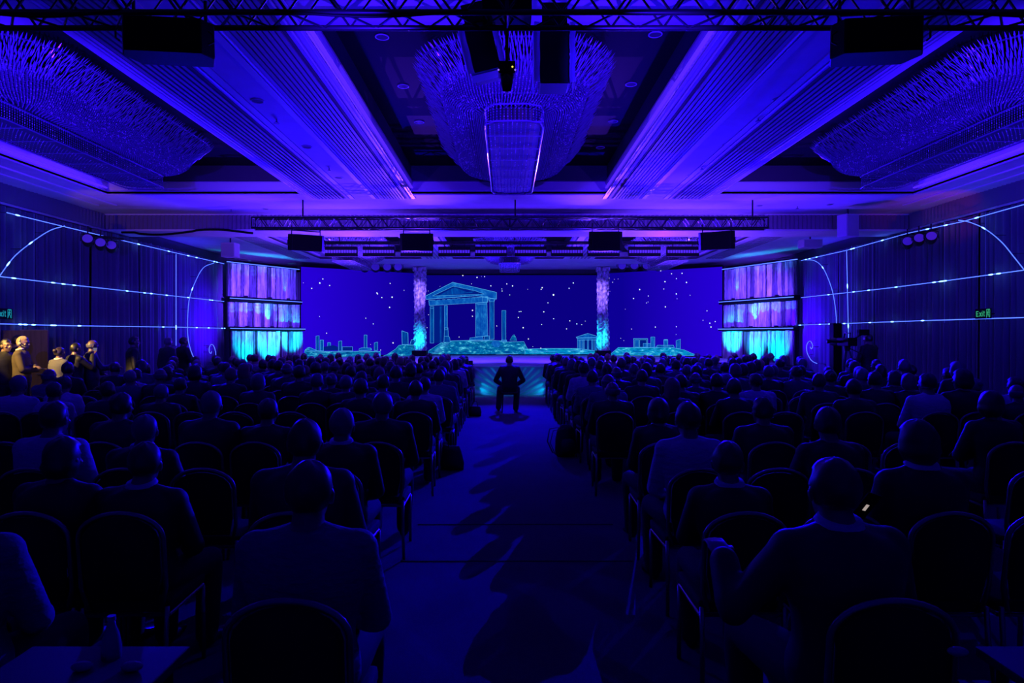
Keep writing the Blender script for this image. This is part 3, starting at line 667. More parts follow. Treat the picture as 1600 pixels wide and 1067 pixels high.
# exit signs, built glyph by glyph
def exit_sign(px, py, s, m, label):
    y = 10.4*F/abs(px-CX); z = ZZ(py, y)
    t = empty('exit_sign', (s*10.4, y, z), 0, label, 'sign', 'exit signs')
    def V(u, v, o=0.012): return Vector((-s*o, u if s < 0 else -u, v))
    bm = bmesh.new()
    vv = [bm.verts.new(V(u, v, o)) for o in (0, 0.01) for u, v in ((-0.25,-0.11),(0.25,-0.11),(0.25,0.11),(-0.25,0.11))]
    for f in ((0,1,2,3),(4,5,6,7),(0,1,5,4),(1,2,6,5),(2,3,7,6),(3,0,4,7)): bm.faces.new([vv[i] for i in f])
    obj('plate', bm, blackp, t)
    bm = bmesh.new(); tube(bm, [(0,0,0),(s*0.58,0,0)], 0.012, 6); obj('bracket', bm, blackm, t)
    def seg(bm, a, b, w_=0.011):
        a = Vector(a); b = Vector(b); d = (b-a).normalized(); n_ = Vector((-d.y, d.x))*w_
        bm.faces.new([bm.verts.new(V(q.x, q.y)) for q in (a-n_, b-n_, b+n_, a+n_)])
    bm = bmesh.new()
    for a, b in (((-0.21,-0.06),(-0.21,0.06)),((-0.21,0.05),(-0.14,0.05)),((-0.21,0),(-0.15,0)),((-0.21,-0.05),(-0.14,-0.05)),
                 ((-0.115,0.03),(-0.05,-0.06)),((-0.05,0.03),(-0.115,-0.06)),((-0.02,0.03),(-0.02,-0.06)),((-0.02,0.045),(-0.02,0.062)),
                 ((0.03,0.06),(0.03,-0.055)),((0.01,0.03),(0.055,0.03)),((0.03,-0.05),(0.055,-0.05))): seg(bm, a, b)
    obj('lettering', bm, m, t)
    bm = bmesh.new()     # running figure in a doorway
    for a, b, w_ in (((0.11,-0.09),(0.11,0.09),0.008),((0.21,-0.09),(0.21,0.09),0.008),((0.11,0.09),(0.21,0.09),0.008),((0.155,0.05),(0.15,-0.005),0.016),((0.15,0),(0.18,-0.04),0.01),((0.18,-0.04),(0.185,-0.08),0.008),((0.15,0),(0.13,-0.035),0.01),((0.13,-0.035),(0.12,-0.07),0.008),((0.155,0.04),(0.19,0.02),0.008),((0.15,0.04),(0.125,0.015),0.008)): seg(bm, a, b, w_)
    bm.faces.new([bm.verts.new(V(0.165+0.017*math.cos(q), 0.07+0.017*math.sin(q))) for q in [2*PI*k/10 for k in range(10)]])
    obj('running_figure', bm, m, t)
exit_sign(5, 490, -1, exit_c, 'small lit exit sign above the doorway'); exit_sign(1537, 490, 1, exit_g, 'small green exit sign on the camera tripod wall')

# open door leaf and doorway on the left
bm = bmesh.new(); box(bm, -10.98, 14.45, 0.0, -9.72, 14.5, 1.90, bev=0.004)
d1 = struct('door_1', bm, brown)
bm = bmesh.new(); box(bm, -10.3, 14.44, 1.902, -9.72, 14.46, 1.915); obj('door_edge', bm, mat('warm_metal', (0.6,0.5,0.35), 0.4, metal=0.5), d1)
bm = bmesh.new(); tube(bm, [(-9.82,14.44,0.98),(-9.82,14.39,0.98),(-9.93,14.39,0.98)], 0.01, 8); obj('door_handle', bm, chand_metal, d1)

# ------------------------------------------------------------------ trusses
def box_truss(x0, x1, y, z, w_, h, step, label):
    t = empty('lighting_truss', ((x0+x1)/2, y, z), 0, label, 'truss')
    L_ = (x1-x0)/2; r = 0.024 if h > 0.2 else 0.018
    for yy in (-w_/2, w_/2):
        for zz in (0, h):
            bm = bmesh.new(); tube(bm, [(-L_,yy,zz),(L_,yy,zz)], r, 8); obj('chord', bm, alu, t, True)
    n_ = int((x1-x0)/step); bra = bmesh.new(); bm = bra
    for k in range(n_):
        xa = -L_+k*(2*L_/n_); xb = xa+2*L_/n_; xm = (xa+xb)/2
        for yy in (-w_/2, w_/2): tube(bm, [(xa,yy,0),(xm,yy,h)], r*0.45, 5, cap=False); tube(bm, [(xm,yy,h),(xb,yy,0)], r*0.45, 5, cap=False)
        for zz in (0, h): tube(bm, [(xa,-w_/2,zz),(xm,w_/2,zz)], r*0.45, 5, cap=False); tube(bm, [(xm,w_/2,zz),(xb,-w_/2,zz)], r*0.45, 5, cap=False)
    o = obj('bracing', bm, alu, t)
    for x in (-L_, 0, L_):
        bm = bmesh.new()
        for yy in (-w_/2, w_/2): tube(bm, [(x,yy,0),(x,yy,h)], r*0.8, 6)
        tube(bm, [(x,-w_/2,0),(x,w_/2,0)], r*0.8, 6); tube(bm, [(x,-w_/2,h),(x,w_/2,h)], r*0.8, 6); obj('end_frame', bm, alu, t)
    return t
box_truss(-6.4, 6.4, 5.45, 4.30, 0.27, 0.30, 0.42, 'black lighting truss crossing the whole top of the picture')
# cables draped along the near truss
for k, (xa, xb) in enumerate(((-4.2,-3.0),(3.4,4.9),(-1.8,-0.3))):
    bm = bmesh.new(); pts = [(xa+(xb-xa)*q/10, 5.3, 4.31-0.05*math.sin(PI*q/10)) for q in range(11)]; tube(bm, pts, 0.012, 6)
    c = Vector(pts[0]); tag(obj('cable', bm, blackp, None, True), 'black cable sagging under the near truss, %s' % ['doorway side','camera tripod side','by the middle'][k], 'cable', 'cables on the near truss')
t2 = box_truss(XX(396,16.4), XX(1197,16.4), 16.4, ZZ(356,16.3), 0.25, 0.25, 0.36, 'black truss hanging before the ribbed cross beam')
t3 = box_truss(XX(500,21.2), XX(1100,21.2), 21.05, ZZ(381,21.1), 0.18, 0.05, 0.36, 'thin truss carrying the striped lamp bars')
# drop rods of the trusses
for nm, tt, h in (('near', None, 0), ):
    pass
for x, y, z0, z1, what in ((-4.9,16.4,4.55,ZM,'doorway end'), (0.2,16.4,4.55,ZM,'middle'), (5.9,16.4,4.55,ZM,'camera tripod end')):
    bm = bmesh.new(); tube(bm, [(x,y,z0),(x,y,z1)], 0.02, 6); tag(obj('hanging_rod', bm, alu), 'rod holding up the middle truss at its %s' % what, 'rod', 'truss hanging rods')
for x, z0 in ((-5.2,4.9),(5.6,4.9),(0.25,4.9),(-2.8,4.62),(3.0,4.62)):
    bm = bmesh.new(); yy = 5.45 if z0 == 4.62 else 21.2; zz = ZM if yy < 10 else ZR; z0 = 4.62 if yy < 10 else 4.7
    tube(bm, [(x,yy,z0),(x,yy,zz)], 0.012, 6); tag(obj('hanging_rod', bm, alu), 'thin rod holding up %s, %s' % ('the near truss' if yy < 10 else 'the truss of striped lamp bars', 'doorway side' if x < -1 else 'middle' if x < 1 else 'camera side'), 'rod', 'near truss rods' if yy < 10 else 'lamp bar truss rods')

# hung loudspeakers
def hung_speaker(px, py0, py1, d, wd, yaw, pitch, label, zt):
    zc = (ZZ(py0,d)+ZZ(py1,d))/2; h = (ZZ(py0,d)-ZZ(py1,d))
    t = empty('hanging_loudspeaker', (XX(px,d), d, zc), yaw, label, 'loudspeaker', 'loudspeakers hanging from the trusses')
    t.rotation_euler = (math.radians(pitch), 0, yaw)
    bm = bmesh.new(); a = wd/2; q = wd*0.09; hh = h/2
    pts = [(-a+q,-0.16),(a-q,-0.16),(a,-0.02),(a*0.8,0.2),(-a*0.8,0.2),(-a,-0.02)]
    prism(bm, pts, -hh, hh); bmesh.ops.bevel(bm, geom=bm.edges[:], offset=0.008, segments=1, affect='EDGES'); obj('cabinet', bm, blackp, t)
    bm = bmesh.new(); box(bm, -a+q+0.02, -0.172, -hh+0.03, a-q-0.02, -0.161, hh-0.03); obj('grille', bm, grille, t)
    for s in (-1, 1):
        bm = bmesh.new(); tube(bm, [(s*(a-q*0.3),-0.12,hh*0.4),(s*(a+0.015),-0.10,hh*0.2),(s*(a+0.015),-0.10,-hh*0.2),(s*(a-q*0.3),-0.12,-hh*0.4)], 0.008, 6); obj('handle', bm, blackm, t)
        bm = bmesh.new(); tube(bm, [(s*a*0.78,0.02,hh*0.9),(s*a*0.78,0.02,hh+0.20)], 0.014, 6); obj('bracket', bm, blackm, t)
    bm = bmesh.new(); tube(bm, [(-a*0.8,0.02,hh+0.09),(a*0.8,0.02,hh+0.09)], 0.014, 6); obj('crossbar', bm, alu, t)
    return t
hung_speaker(265, 38, 90, 5.45, 0.70, 0.12, 4, 'large black loudspeaker under the near truss, doorway side', 4.3)
hung_speaker(1368, 38, 90, 5.45, 0.70, -0.12, 4, 'large black loudspeaker under the near truss, camera tripod side', 4.3)
hung_speaker(478, 367, 392, 16.2, 0.84, 0.45, 6, 'turned black loudspeaker at the doorway end of the middle truss', 4.3)
hung_speaker(651, 365, 392, 16.2, 0.80, 0.0, 6, 'black loudspeaker on the middle truss, doorway side of centre', 4.3)
hung_speaker(946, 362, 392, 16.2, 0.80, 0.0, 6, 'black loudspeaker on the middle truss, camera tripod side of centre', 4.3)
hung_speaker(1120, 362, 390, 16.2, 0.84, -0.45, 6, 'turned black loudspeaker at the camera tripod end of the middle truss', 4.3)

# striped lamp bars under the third truss
bar_cell = mat('bar_cell', (0.5,0.5,0.6), 0.3, emit=(0.12,0.03,1.0), es=0.25)
ordn = ['first','second','third','fourth','fifth','sixth','seventh','eighth','ninth','tenth','eleventh','twelfth','thirteenth','fourteenth','fifteenth']
cell_bm = bmesh.new(); box(cell_bm, -0.032, -0.012, -0.045, 0.032, 0.0, 0.045, bev=0.004); cell_me = to_mesh('cell', cell_bm, bar_cell)
for k, px in enumerate((533,592,651,710,767,829,886,943,1007,1067)):
    d = 21.0; t = empty('lamp_bar', (XX(px,d), d, ZZ(393,d)), 0, '%s striped black lamp bar from the doorway end of the row' % ordn[k], 'lamp bar', 'striped lamp bars')
    bm = bmesh.new(); box(bm, -0.49, -0.06, 0.05, 0.49, 0.10, 0.15, bev=0.01); box(bm, -0.49, -0.06, -0.15, 0.49, 0.10, -0.05, bev=0.01); box(bm, -0.49, 0.03, -0.05, 0.49, 0.10, 0.05); obj('housing', bm, blackp, t)
    for q in range(12): link('cell', cell_me, t, (-0.44+q*0.08, -0.02, 0))
    bm = bmesh.new()
    for s in (-1, 1): tube(bm, [(s*0.3,0.05,0.14),(s*0.3,0.05,0.26)], 0.012, 6)
    obj('clamp', bm, blackm, t)

# spotlights
def spot_lamp(loc, yaw, pitch, r, ln, label, grp, clampl=0.2):
    t = empty('spotlight', loc, 0, label, 'spotlight', grp)
    R = Euler((math.radians(pitch), 0, yaw)).to_matrix().to_4x4()
    bm = bmesh.new(); pts = [R @ Vector((0, y, 0)) for y in (-ln*0.5, -ln*0.45, 0.1*ln, ln*0.4, ln*0.5)]
    tube(bm, pts, [r*0.98, r, r*0.95, r*0.75, r*0.4], 16); obj('lamp_can', bm, blackm, t, True)
    bm = bmesh.new(); c = R @ Vector((0,-ln*0.5-0.006,0)); tube(bm, [c, R @ Vector((0,-ln*0.5+0.001,0))], r*0.86, 16); obj('lens', bm, lampglass, t)
    bm = bmesh.new(); q = [(-r*1.15,0,0),(-r*1.15,0,r*1.3),(r*1.15,0,r*1.3),(r*1.15,0,0)]; tube(bm, [R @ Vector((x,y,0))+Vector((0,0,z)) for x, y, z in q], 0.012, 6); obj('yoke', bm, blackm, t)
    bm = bmesh.new(); tube(bm, [(0,0,r*1.3),(0,0,r*1.3+clampl)], 0.016, 6); obj('clamp', bm, blackm, t)
    return t
for k, px in enumerate((570,587,605,622)): spot_lamp(PX(px,419,30.0), 0.15, -12, 0.20, 0.42, '%s of four spotlights over the doorway-side screen, counted from the wall' % ordn[k], 'spotlights over the side screens', 0.5)
for k, px in enumerate((972,991,1010,1028)): spot_lamp(PX(px,417,30.0), -0.15, -12, 0.20, 0.42, '%s of four spotlights over the camera-side screen, counted from the column' % ordn[k], 'spotlights over the side screens', 0.5)
for k, (px, py) in enumerate(((137,377),(157,383),(174,387))): spot_lamp(PX(px,py,16.6+k*0.3), 0.5, -20, 0.13, 0.3, 'violet-lensed spotlight on the doorway wall, %s from the doorway' % ordn[k], 'spotlights on the side walls')
for k, (px, py) in enumerate(((1455,373),(1436,376),(1418,381))): spot_lamp(PX(px,py,16.6+k*0.3), -0.5, -20, 0.13, 0.3, 'violet-lensed spotlight on the camera tripod wall, %s from the exit sign' % ordn[k], 'spotlights on the side walls')
for s, a in ((-1, (PX(130,366,16.5), PX(192,374,17.7))), (1, (PX(1465,358,16.4), PX(1405,370,17.6)))):
    bm = bmesh.new(); tube(bm, a, 0.03, 8); tag(obj('lamp_pipe', bm, blackm), 'short black pipe holding three spotlights on the %s wall' % ('doorway' if s < 0 else 'camera tripod'), 'pipe')

# pale boxes under the soffit
def pale_box(px, py, d, sx, sy, sz, yaw, label):
    t = empty('wall_speaker', PX(px,py,d), yaw, label, 'loudspeaker', 'pale wall loudspeakers')
    bm = bmesh.new(); box(bm, -sx/2, -sy/2, -sz/2, sx/2, sy/2, sz/2, bev=0.02); obj('cabinet', bm, whitebox, t)
    bm = bmesh.new(); box(bm, -sx/2+0.03, -sy/2-0.012, -sz/2+0.03, sx/2-0.03, -sy/2-0.001, sz/2-0.03); obj('grille', bm, mat('pale_grille', (0.45,0.45,0.48), 0.9), t)
    bm = bmesh.new(); tube(bm, [(0,0,sz/2),(0,0,sz/2+0.15)], 0.025, 8); obj('bracket', bm, alu, t)
pale_box(1325, 353, 17.3, 0.40, 0.32, 0.56, 0.35, 'taller pale hanging loudspeaker before the cross beam')
pale_box(1266, 381, 20.3, 0.58, 0.36, 0.24, 0.1, 'low wide pale loudspeaker behind the cross beam, camera tripod side')
pale_box(360, 391, 20.3, 0.42, 0.34, 0.42, -0.1, 'pale boxy loudspeaker behind the cross beam, doorway side')
# drooping cable over the beam on the left
bm = bmesh.new(); pts = []
for k in range(31):
    px = 190+205*k/30; pts.append(PX(px, 362+(3.5*math.sin((px-200)/28.0) if px > 215 else 0)+(2 if px < 300 else 0)*0.5, 18.15))
tube(bm, pts, 0.03, 6); tag(obj('cable', bm, blackp, None, True), 'thick black cable drooping along the foot of the ribbed beam', 'cable')

# shrouded projectors and small camera hanging from the near truss, centre
def shroud(px0, px1, pyt, pyb, d, tilt, label, closed=False):
    t = empty('plastic_shroud', (XX((px0+px1)/2,d), d, ZZ(pyt,d)), 0, label, 'shroud', 'plastic shrouds under the near truss'); t.rotation_euler = (0, tilt, 0)
    wd = (px1-px0)/F*d; h = (pyb-pyt)/F*d
    sheet = mat('plastic_sheet', (0.5,0.65,0.95), 0.5, trans=0.6)
    bm = bmesh.new(); box(bm, -wd/2+0.03, 0.02, -h, wd/2-0.03, 0.30, 0.0, bev=0.01); obj('inner_box', bm, mat('dark_projector', (0.03,0.03,0.04), 0.5), t)
    for s in (-1, 1):
        bm = bmesh.new(); n_ = 8; cols = []
        for k in range(n_+1):
            z = -h*k/n_; b_ = 0.012*math.sin(k*1.7)
            cols.append([bm.verts.new((s*(wd/2-0.03)+b_*0.3, 0.0, z)), bm.verts.new((s*(wd/2+0.015)+b_*0.4, -0.015, z)), bm.verts.new((s*(wd/2+0.02), 0.30, z))])
        for a, b in zip(cols, cols[1:]):
            for k in range(2): bm.faces.new((a[k], a[k+1], b[k+1], b[k]))
        obj('side_flap', bm, sheet, t, True)
    if closed:
        bm = bmesh.new(); box(bm, -wd/2, -0.012, -h-0.02, wd/2, 0.16, -h, bev=0.004); obj('bottom_sheet', bm, sheet, t)
    bm = bmesh.new(); box(bm, -wd/2+0.05, 0.02, -0.02, wd/2-0.05, 0.06, ZM-0.45-ZZ(pyt,d)); obj('hanger', bm, blackm, t)
    return t
shroud(838, 896, 34, 128, 5.75, 0.0, 'upright plastic-edged box hanging under the near truss')
sh = shroud(716, 770, 30, 112, 5.75, -0.24, 'tilted plastic-edged box hanging under the near truss', True)
t = empty('hanging_projector', (XX(792,5.6), 5.6, ZZ(30,5.6)), 0, 'small black hanging device with yellow and violet pilot lights', 'projector')
bm = bmesh.new(); tube(bm, [(0,0,0.05),(0,0,-0.36)], 0.014, 8); obj('pole', bm, blackm, t)
bm = bmesh.new(); box(bm, -0.07, -0.06, -0.46, 0.07, 0.08, -0.36, bev=0.012); obj('housing', bm, blackp, t)
bm = bmesh.new(); tube(bm, [(0,0,-0.44),(0,-0.01,-0.52),(0,-0.02,-0.60)], [0.055,0.05,0.035], 14); obj('lens_barrel', bm, blackm, t, True)
for x, c, z in ((0.045,(1.0,0.8,0.1),-0.415),(-0.068,(0.3,0.15,1.0),-0.44),(0.068,(0.3,0.15,1.0),-0.44)):
    bm = bmesh.new(); ell(bm, (x,-0.066,z), (0.008,0.006,0.008), 8, 6); obj('pilot_light', bm, emat('pilot_%d' % int(c[0]*10), c, 1.0), t)
bm = bmesh.new(); box(bm, -0.2, -0.15, -0.01, 0.2, 0.15, 0.12, bev=0.01); obj('mount_box', bm, blackp, t)

# ------------------------------------------------------------------ chandeliers
def track(hx, hy, r, n):   # rounded-rectangle path, list of (x, y, nx, ny)
    out = []; r = min(r, hx, hy); ax, ay = hx-r, hy-r
    segs = [((ax,-hy),(-ax,-hy),None),( (-ax,-ay),0,PI*1.5),((-hx,-ay),(-hx,ay),None),((-ax,ay),0,PI),((-ax,hy),(ax,hy),None),((ax,ay),0,PI*0.5),((hx,ay),(hx,-ay),None),((ax,-ay),0,0.0)]
    lens = [2*ax, PI*r/2, 2*ay, PI*r/2]*2; T = sum(lens)
    for k in range(n):
        t = T*k/n; i = 0
        while t > lens[i]: t -= lens[i]; i += 1
        if i % 2 == 0:
            a, b = Vector(segs[i][0]), Vector(segs[i][1]); p = a.lerp(b, t/lens[i] if lens[i] > 0 else 0); d = (b-a).normalized(); nn = Vector((d.y, -d.x))
            if nn.dot(p) < 0: nn = -nn
        else:
            c = Vector(segs[i][0]); st = segs[i][2]; a = st - (t/lens[i])*PI/2; nn = Vector((math.cos(a), math.sin(a))); p = c+nn*r
        out.append((p.x, p.y, nn.x, nn.y))
    return out
def chandelier(hx, hy, lod=1.0, rod=0.93):
    t = empty('crystal_chandelier'); rr = random.Random(3)
    bm = bmesh.new()   # metal spine frames
    for sx, z in ((1.0,0.62),(0.74,0.42),(0.60,0.12)):
        q = [(x,y,z) for x,y,_,_ in track(hx*sx, hy-hx*(1-sx), hx*sx*0.8, 60)]; tube(bm, q+[q[0]], 0.012, 6)
    for yy in (-hy*0.6, 0, hy*0.6): tube(bm, [(-hx*0.9,yy,0.62),(hx*0.9,yy,0.62)], 0.012, 6); tube(bm, [(0,yy,0.12),(0,yy,rod)], 0.015, 6)
    obj('metal_frame', bm, chand_metal, t)
    bm = bmesh.new()   # inner reflector pan
    for sx, z, th in ((0.72,0.46,0.02),(0.30,0.06,0.01)):
        q = track(hx*sx, hy-hx*(1-sx), hx*sx*0.8, 48); lo = [bm.verts.new((x,y,z)) for x,y,_,_ in q]; hi = [bm.verts.new((x,y,z+th)) for x,y,_,_ in q]
        bm.faces.new(lo[::-1]); bm.faces.new(hi)
        for k in range(48): bm.faces.new((lo[k], lo[(k+1)%48], hi[(k+1)%48], hi[k]))
    obj('reflector_pan', bm, mat('chandelier_pan', (0.10,0.10,0.14), 0.5), t)
    # outer skirt: slanting leaf-shaped crystals, three rows
    per = 2*(2*hx+2*hy)
    bm = bmesh.new()
    for row in range(8):
        n_ = int(per/0.05*lod)
        for k, (x, y, nx, ny) in enumerate(track(hx*(1.0-0.028*row), hy-hx*0.028*row, hx*0.8, n_)):
            o = rr.uniform(-0.015,0.025); z = 0.66-row*0.045+rr.uniform(-0.02,0.02); tx, ty = -ny, nx
            c = Vector((x+nx*(0.05+o), y+ny*(0.05+o), z)); n3 = Vector((nx,ny,0)); t3 = Vector((tx,ty,0)); up = Vector((0,0,1))
            ln = 0.13+rr.uniform(-0.03,0.03); sl = rr.uniform(0.5,1.0)
            tip = c - up*ln*0.7 - n3*ln*sl + t3*rr.uniform(-0.02,0.02); top = c+up*0.02+n3*0.03
            mid = (tip+top)/2; w_ = 0.0105
            vv = [bm.verts.new(p_) for p_ in (top, mid+t3*w_, mid+n3*w_, mid-t3*w_, mid-n3*w_, tip)]
            for f in ((0,1,2),(0,2,3),(0,3,4),(0,4,1),(5,2,1),(5,3,2),(5,4,3),(5,1,4)): bm.faces.new([vv[i] for i in f])
    o = obj('crystal_skirt', bm, glint, t); o['kind'] = 'stuff'
    # bead shell: bowl hanging inside the skirt
    bm = bmesh.new(); rows = 24
    for i in range(rows):
        f = i/(rows-1); z = 0.42-0.36*math.sin(f*PI/2); sx = 0.80*math.cos(f*PI/2*0.62)
        hxx = hx*sx; hyy = hy-hx*(1-sx); q = track(hxx, hyy, hxx*0.8, int(per*0.8/0.045*lod))
        for x, y, nx, ny in q: octa(bm, (x+rr.uniform(-0.004,0.004), y, z+rr.uniform(-0.006,0.006)), 0.0085+0.004*rr.random(), 0.014, 1 if rr.random() < 0.14 else 0)
    o = obj('bead_bowl', bm, [crystal, sparkle], t); o['kind'] = 'stuff'
    bm = bmesh.new(); rings = []
    for i in range(12):
        f = i/11; z = 0.445-0.36*math.sin(f*PI/2); sx = 0.78*math.cos(f*PI/2*0.62)
        rings.append([bm.verts.new((x,y,z)) for x,y,_,_ in track(hx*sx, hy-hx*(1-sx), hx*sx*0.8, 72)])
    for a, b in zip(rings, rings[1:]):
        for k in range(72): bm.faces.new((a[k], a[(k+1)%72], b[(k+1)%72], b[k]))
    bm.faces.new(rings[-1]); obj('inner_bowl', bm, mat('bowl_glass', (0.15,0.15,0.2), 0.8, spec=0.1), t, True)
    bm = bmesh.new()   # flat underside between bowl and lower tier
    q0 = track(hx*0.45, hy-hx*0.55, hx*0.36, 200)
    for i in range(7):
        sx = 0.45-0.02*i
        for x, y, nx, ny in track(hx*sx, hy-hx*(1-sx), hx*sx*0.8, int(per*0.6/0.07*lod)): octa(bm, (x,y,0.05), 0.011, 0.014)
    o = obj('bead_border', bm, crystal, t); o['kind'] = 'stuff'
    # lower tier: long rounded drum with vertical strands and a bead underside
    bm = bmesh.new(); hx2, hy2 = hx*0.30, hy*0.78
    for i in range(7):
        for x, y, nx, ny in track(hx2, hy2, hx2*0.6, int(4*(hx2+hy2)/0.05*lod)): octa(bm, (x,y,0.04-i*0.035), 0.009, 0.015, 1 if rr.random() < 0.15 else 0)
    for k in range(2):
        q = [(x,y,-0.20+0.22*k) for x,y,_,_ in track(hx2*1.02, hy2*1.01, hx2*0.6, 50)]; tube(bm, q+[q[0]], 0.012, 6)
    o = obj('lower_drum', bm, [crystal, sparkle], t); o['kind'] = 'stuff'
    bm = bmesh.new()
    x = -hx2*0.85
    while x <= hx2*0.85:
        y = -hy2*0.97
        while y <= hy2*0.97: octa(bm, (x,y,-0.21+0.02*math.cos(x*8)), 0.009, 0.01, 1 if rr.random() < 0.15 else 0); y += 0.075/lod
        x += 0.06
    for yy in [(-1+2*k/7)*hy2 for k in range(8)]: tube(bm, [(-hx2,yy,-0.2),(hx2,yy,-0.2)], 0.006, 5)
    o = obj('bead_underside', bm, [crystal, sparkle], t); o['kind'] = 'stuff'
    bm = bmesh.new(); q = track(hx2*0.92, hy2*0.97, hx2*0.55, 40); lo = [bm.verts.new((x,y,-0.18)) for x,y,_,_ in q]; bm.faces.new(lo)
    obj('diffuser', bm, mat('diffuser', (0.10,0.10,0.14), 0.5), t)
    return t
ch = chandelier(1.28, 2.95, 1.0)
tag(ch, 'large crystal chandelier hanging in the central ceiling tray', 'chandelier', 'crystal chandeliers'); ch.location = (0.10, 11.2, 4.78)
dup(ch, (-7.05, 11.1, 4.86), 0, 'crystal chandelier in the doorway-side ceiling tray'); dup(ch, (7.25, 11.1, 4.86), 0, 'crystal chandelier in the camera-side ceiling tray')
ch2 = chandelier(1.2, 2.2, 0.8, 1.13); tag(ch2, 'far crystal chandelier over the stage front, central', 'chandelier', 'crystal chandeliers'); ch2.location = (0.1, 25.0, 4.48)
dup(ch2, (-5.5, 24.4, 4.50), 0, 'far crystal chandelier behind the lamp bars, doorway side'); dup(ch2, (5.7, 24.4, 4.50), 0, 'far crystal chandelier behind the lamp bars, camera side')

# ------------------------------------------------------------------ people
def remesh(bm, vox, ratio, m, smooth=4, name='body'):
    me = to_mesh('tmp', bm); o = bpy.data.objects.new('tmp', me); COL.objects.link(o)
    a = o.modifiers.new('r', 'REMESH'); a.mode = 'VOXEL'; a.voxel_size = vox
    b = o.modifiers.new('s', 'SMOOTH'); b.iterations = smooth; b.factor = 0.5
    c = o.modifiers.new('d', 'DECIMATE'); c.ratio = ratio
    dg = bpy.context.evaluated_depsgraph_get(); dg.update()
    out = bpy.data.meshes.new_from_object(o.evaluated_get(dg)); out.name = name
    bpy.data.objects.remove(o); bpy.data.meshes.remove(me)
    out.materials.clear(); out.materials.append(m)
    for p_ in out.polygons: p_.use_smooth = True
    return out
def lerp(a, b, t): return Vector(a).lerp(Vector(b), t)
def limb(bm, A, B, ra, rb, seg=12, bulge=0.0):
    A = Vector(A); B = Vector(B); pts = [lerp(A,B,t) for t in (0,0.15,0.4,0.75,1)]
    rs = [ra, ra*(1+bulge), ra*(1+bulge)*0.96+rb*0.0, (ra+2*rb)/3*(1+bulge*0.3), rb]
    tube(bm, pts, rs, seg); ell(bm, A, (ra,)*3, 12, 8); ell(bm, B, (rb,)*3, 12, 8)
def hand(bm, W, D, side, up=(0,0,1)):
    """palm, four unequal bent fingers and a thumb from wrist W pointing along D"""
    W = Vector(W); D = Vector(D).normalized(); U = Vector(up); S = D.cross(U).normalized(); U = S.cross(D).normalized()
    S = S*side
    palm = W+D*0.045
    tube(bm, [W-D*0.01, W+D*0.02, W+D*0.06, W+D*0.088], [(0.017,0.026),(0.016,0.036),(0.015,0.042),(0.012,0.040)], 12, up=U)
    for k, (o, ln) in enumerate(((-0.030,0.066),(-0.010,0.076),(0.010,0.071),(0.029,0.056))):
        a = W+D*0.080+S*o; b = a+D*ln*0.5-U*ln*0.12; c = b+D*ln*0.32-U*ln*0.30; e = c+D*ln*0.12-U*ln*0.26
        tube(bm, [a,b,c,e], [0.0092,0.0088,0.0078,0.0062], 8)
    a = W+D*0.025-S*0.030; b = a-S*0.022+D*0.026-U*0.004; c = b+D*0.028-S*0.004-U*0.008
    tube(bm, [a,b,c], [0.0125,0.0105,0.0075], 8)
def head_T(J):
    return Matrix.Translation(J['head']) @ Euler((J.get('nod',0), J.get('tilt',0), J.get('yaw',0))).to_matrix().to_4x4()
def head(bm, J):
    T = head_T(J)
    def E(c, r, seg=16, rg=12): bmesh.ops.create_uvsphere(bm, u_segments=seg, v_segments=rg, radius=1.0, matrix=T @ Matrix.Translation(c) @ Matrix.Diagonal((*r,1)))
    E((0,-0.006,0.022), (0.077,0.096,0.094), 24, 16)      # skull
    E((0,0.028,-0.042), (0.056,0.062,0.072), 18, 12)       # jaw
    E((0,0.066,-0.088), (0.024,0.020,0.018))               # chin
    E((0,0.078,0.026), (0.050,0.018,0.012))                # brow
    E((0,0.098,-0.016), (0.012,0.017,0.022)); E((0,0.088,0.006), (0.008,0.014,0.024)); E((0,0.096,-0.026), (0.019,0.011,0.009))   # nose
    E((0,0.082,-0.054), (0.024,0.012,0.006)); E((0,0.081,-0.063), (0.021,0.012,0.007))       # lips
    for s in (-1,1):
        E((s*0.046,0.060,-0.018), (0.020,0.020,0.017))     # cheek
        E((s*0.078,-0.004,-0.008), (0.010,0.019,0.032)); E((s*0.084,-0.012,0.004), (0.007,0.014,0.020))   # ear
    nk = J['neck']; hb = T @ Vector((0,-0.012,-0.05)); tube(bm, [nk-Vector((0,0,0.05)), nk, lerp(nk,hb,0.6), hb], [0.072,0.060,0.056,0.054], 14)
def torso(bm, J, g=0.0, jacket=False):
    P0, P1 = Vector(J['pelvis']), Vector(J['neck']); w_ = J.get('w',1.0); be = J.get('belly',0.0)
    bw = Vector(J.get('bow', (0,-0.03,0)))
    lv = [(-0.10,0.115,0.095),(0.0,0.168,0.122),(0.12,0.170,0.125+be),(0.28,0.152,0.115+be),(0.45,0.158,0.112+be*0.6),(0.62,0.178,0.118),(0.76,0.192,0.115),(0.86,0.190,0.100),(0.93,0.140,0.082),(0.97,0.088,0.070),(1.0,0.066,0.062)]
    if jacket: lv = [(a, b*(1.04 if a < .5 else 1.08), c*1.04) for a, b, c in lv[:-1]]+[(0.985,0.072,0.070)]
    up = Vector((0,1,0)); pts = []; rs = []
    for t, rx, ry in lv:
        pts.append(P0+(P1-P0)*t+bw*math.sin(max(0,min(1,t))*PI)); rs.append((ry+g, rx*w_+g))
    tube(bm, pts, rs, 24, up=(0,1,0))
    for s, k in ((-1,'shL'),(1,'shR')): ell(bm, J[k], (0.062+g,)*3, 14, 10); limb(bm, lerp(J['neck'],J[k],0.25)-Vector((0,0,0.03)), J[k], 0.058+g, 0.055+g)
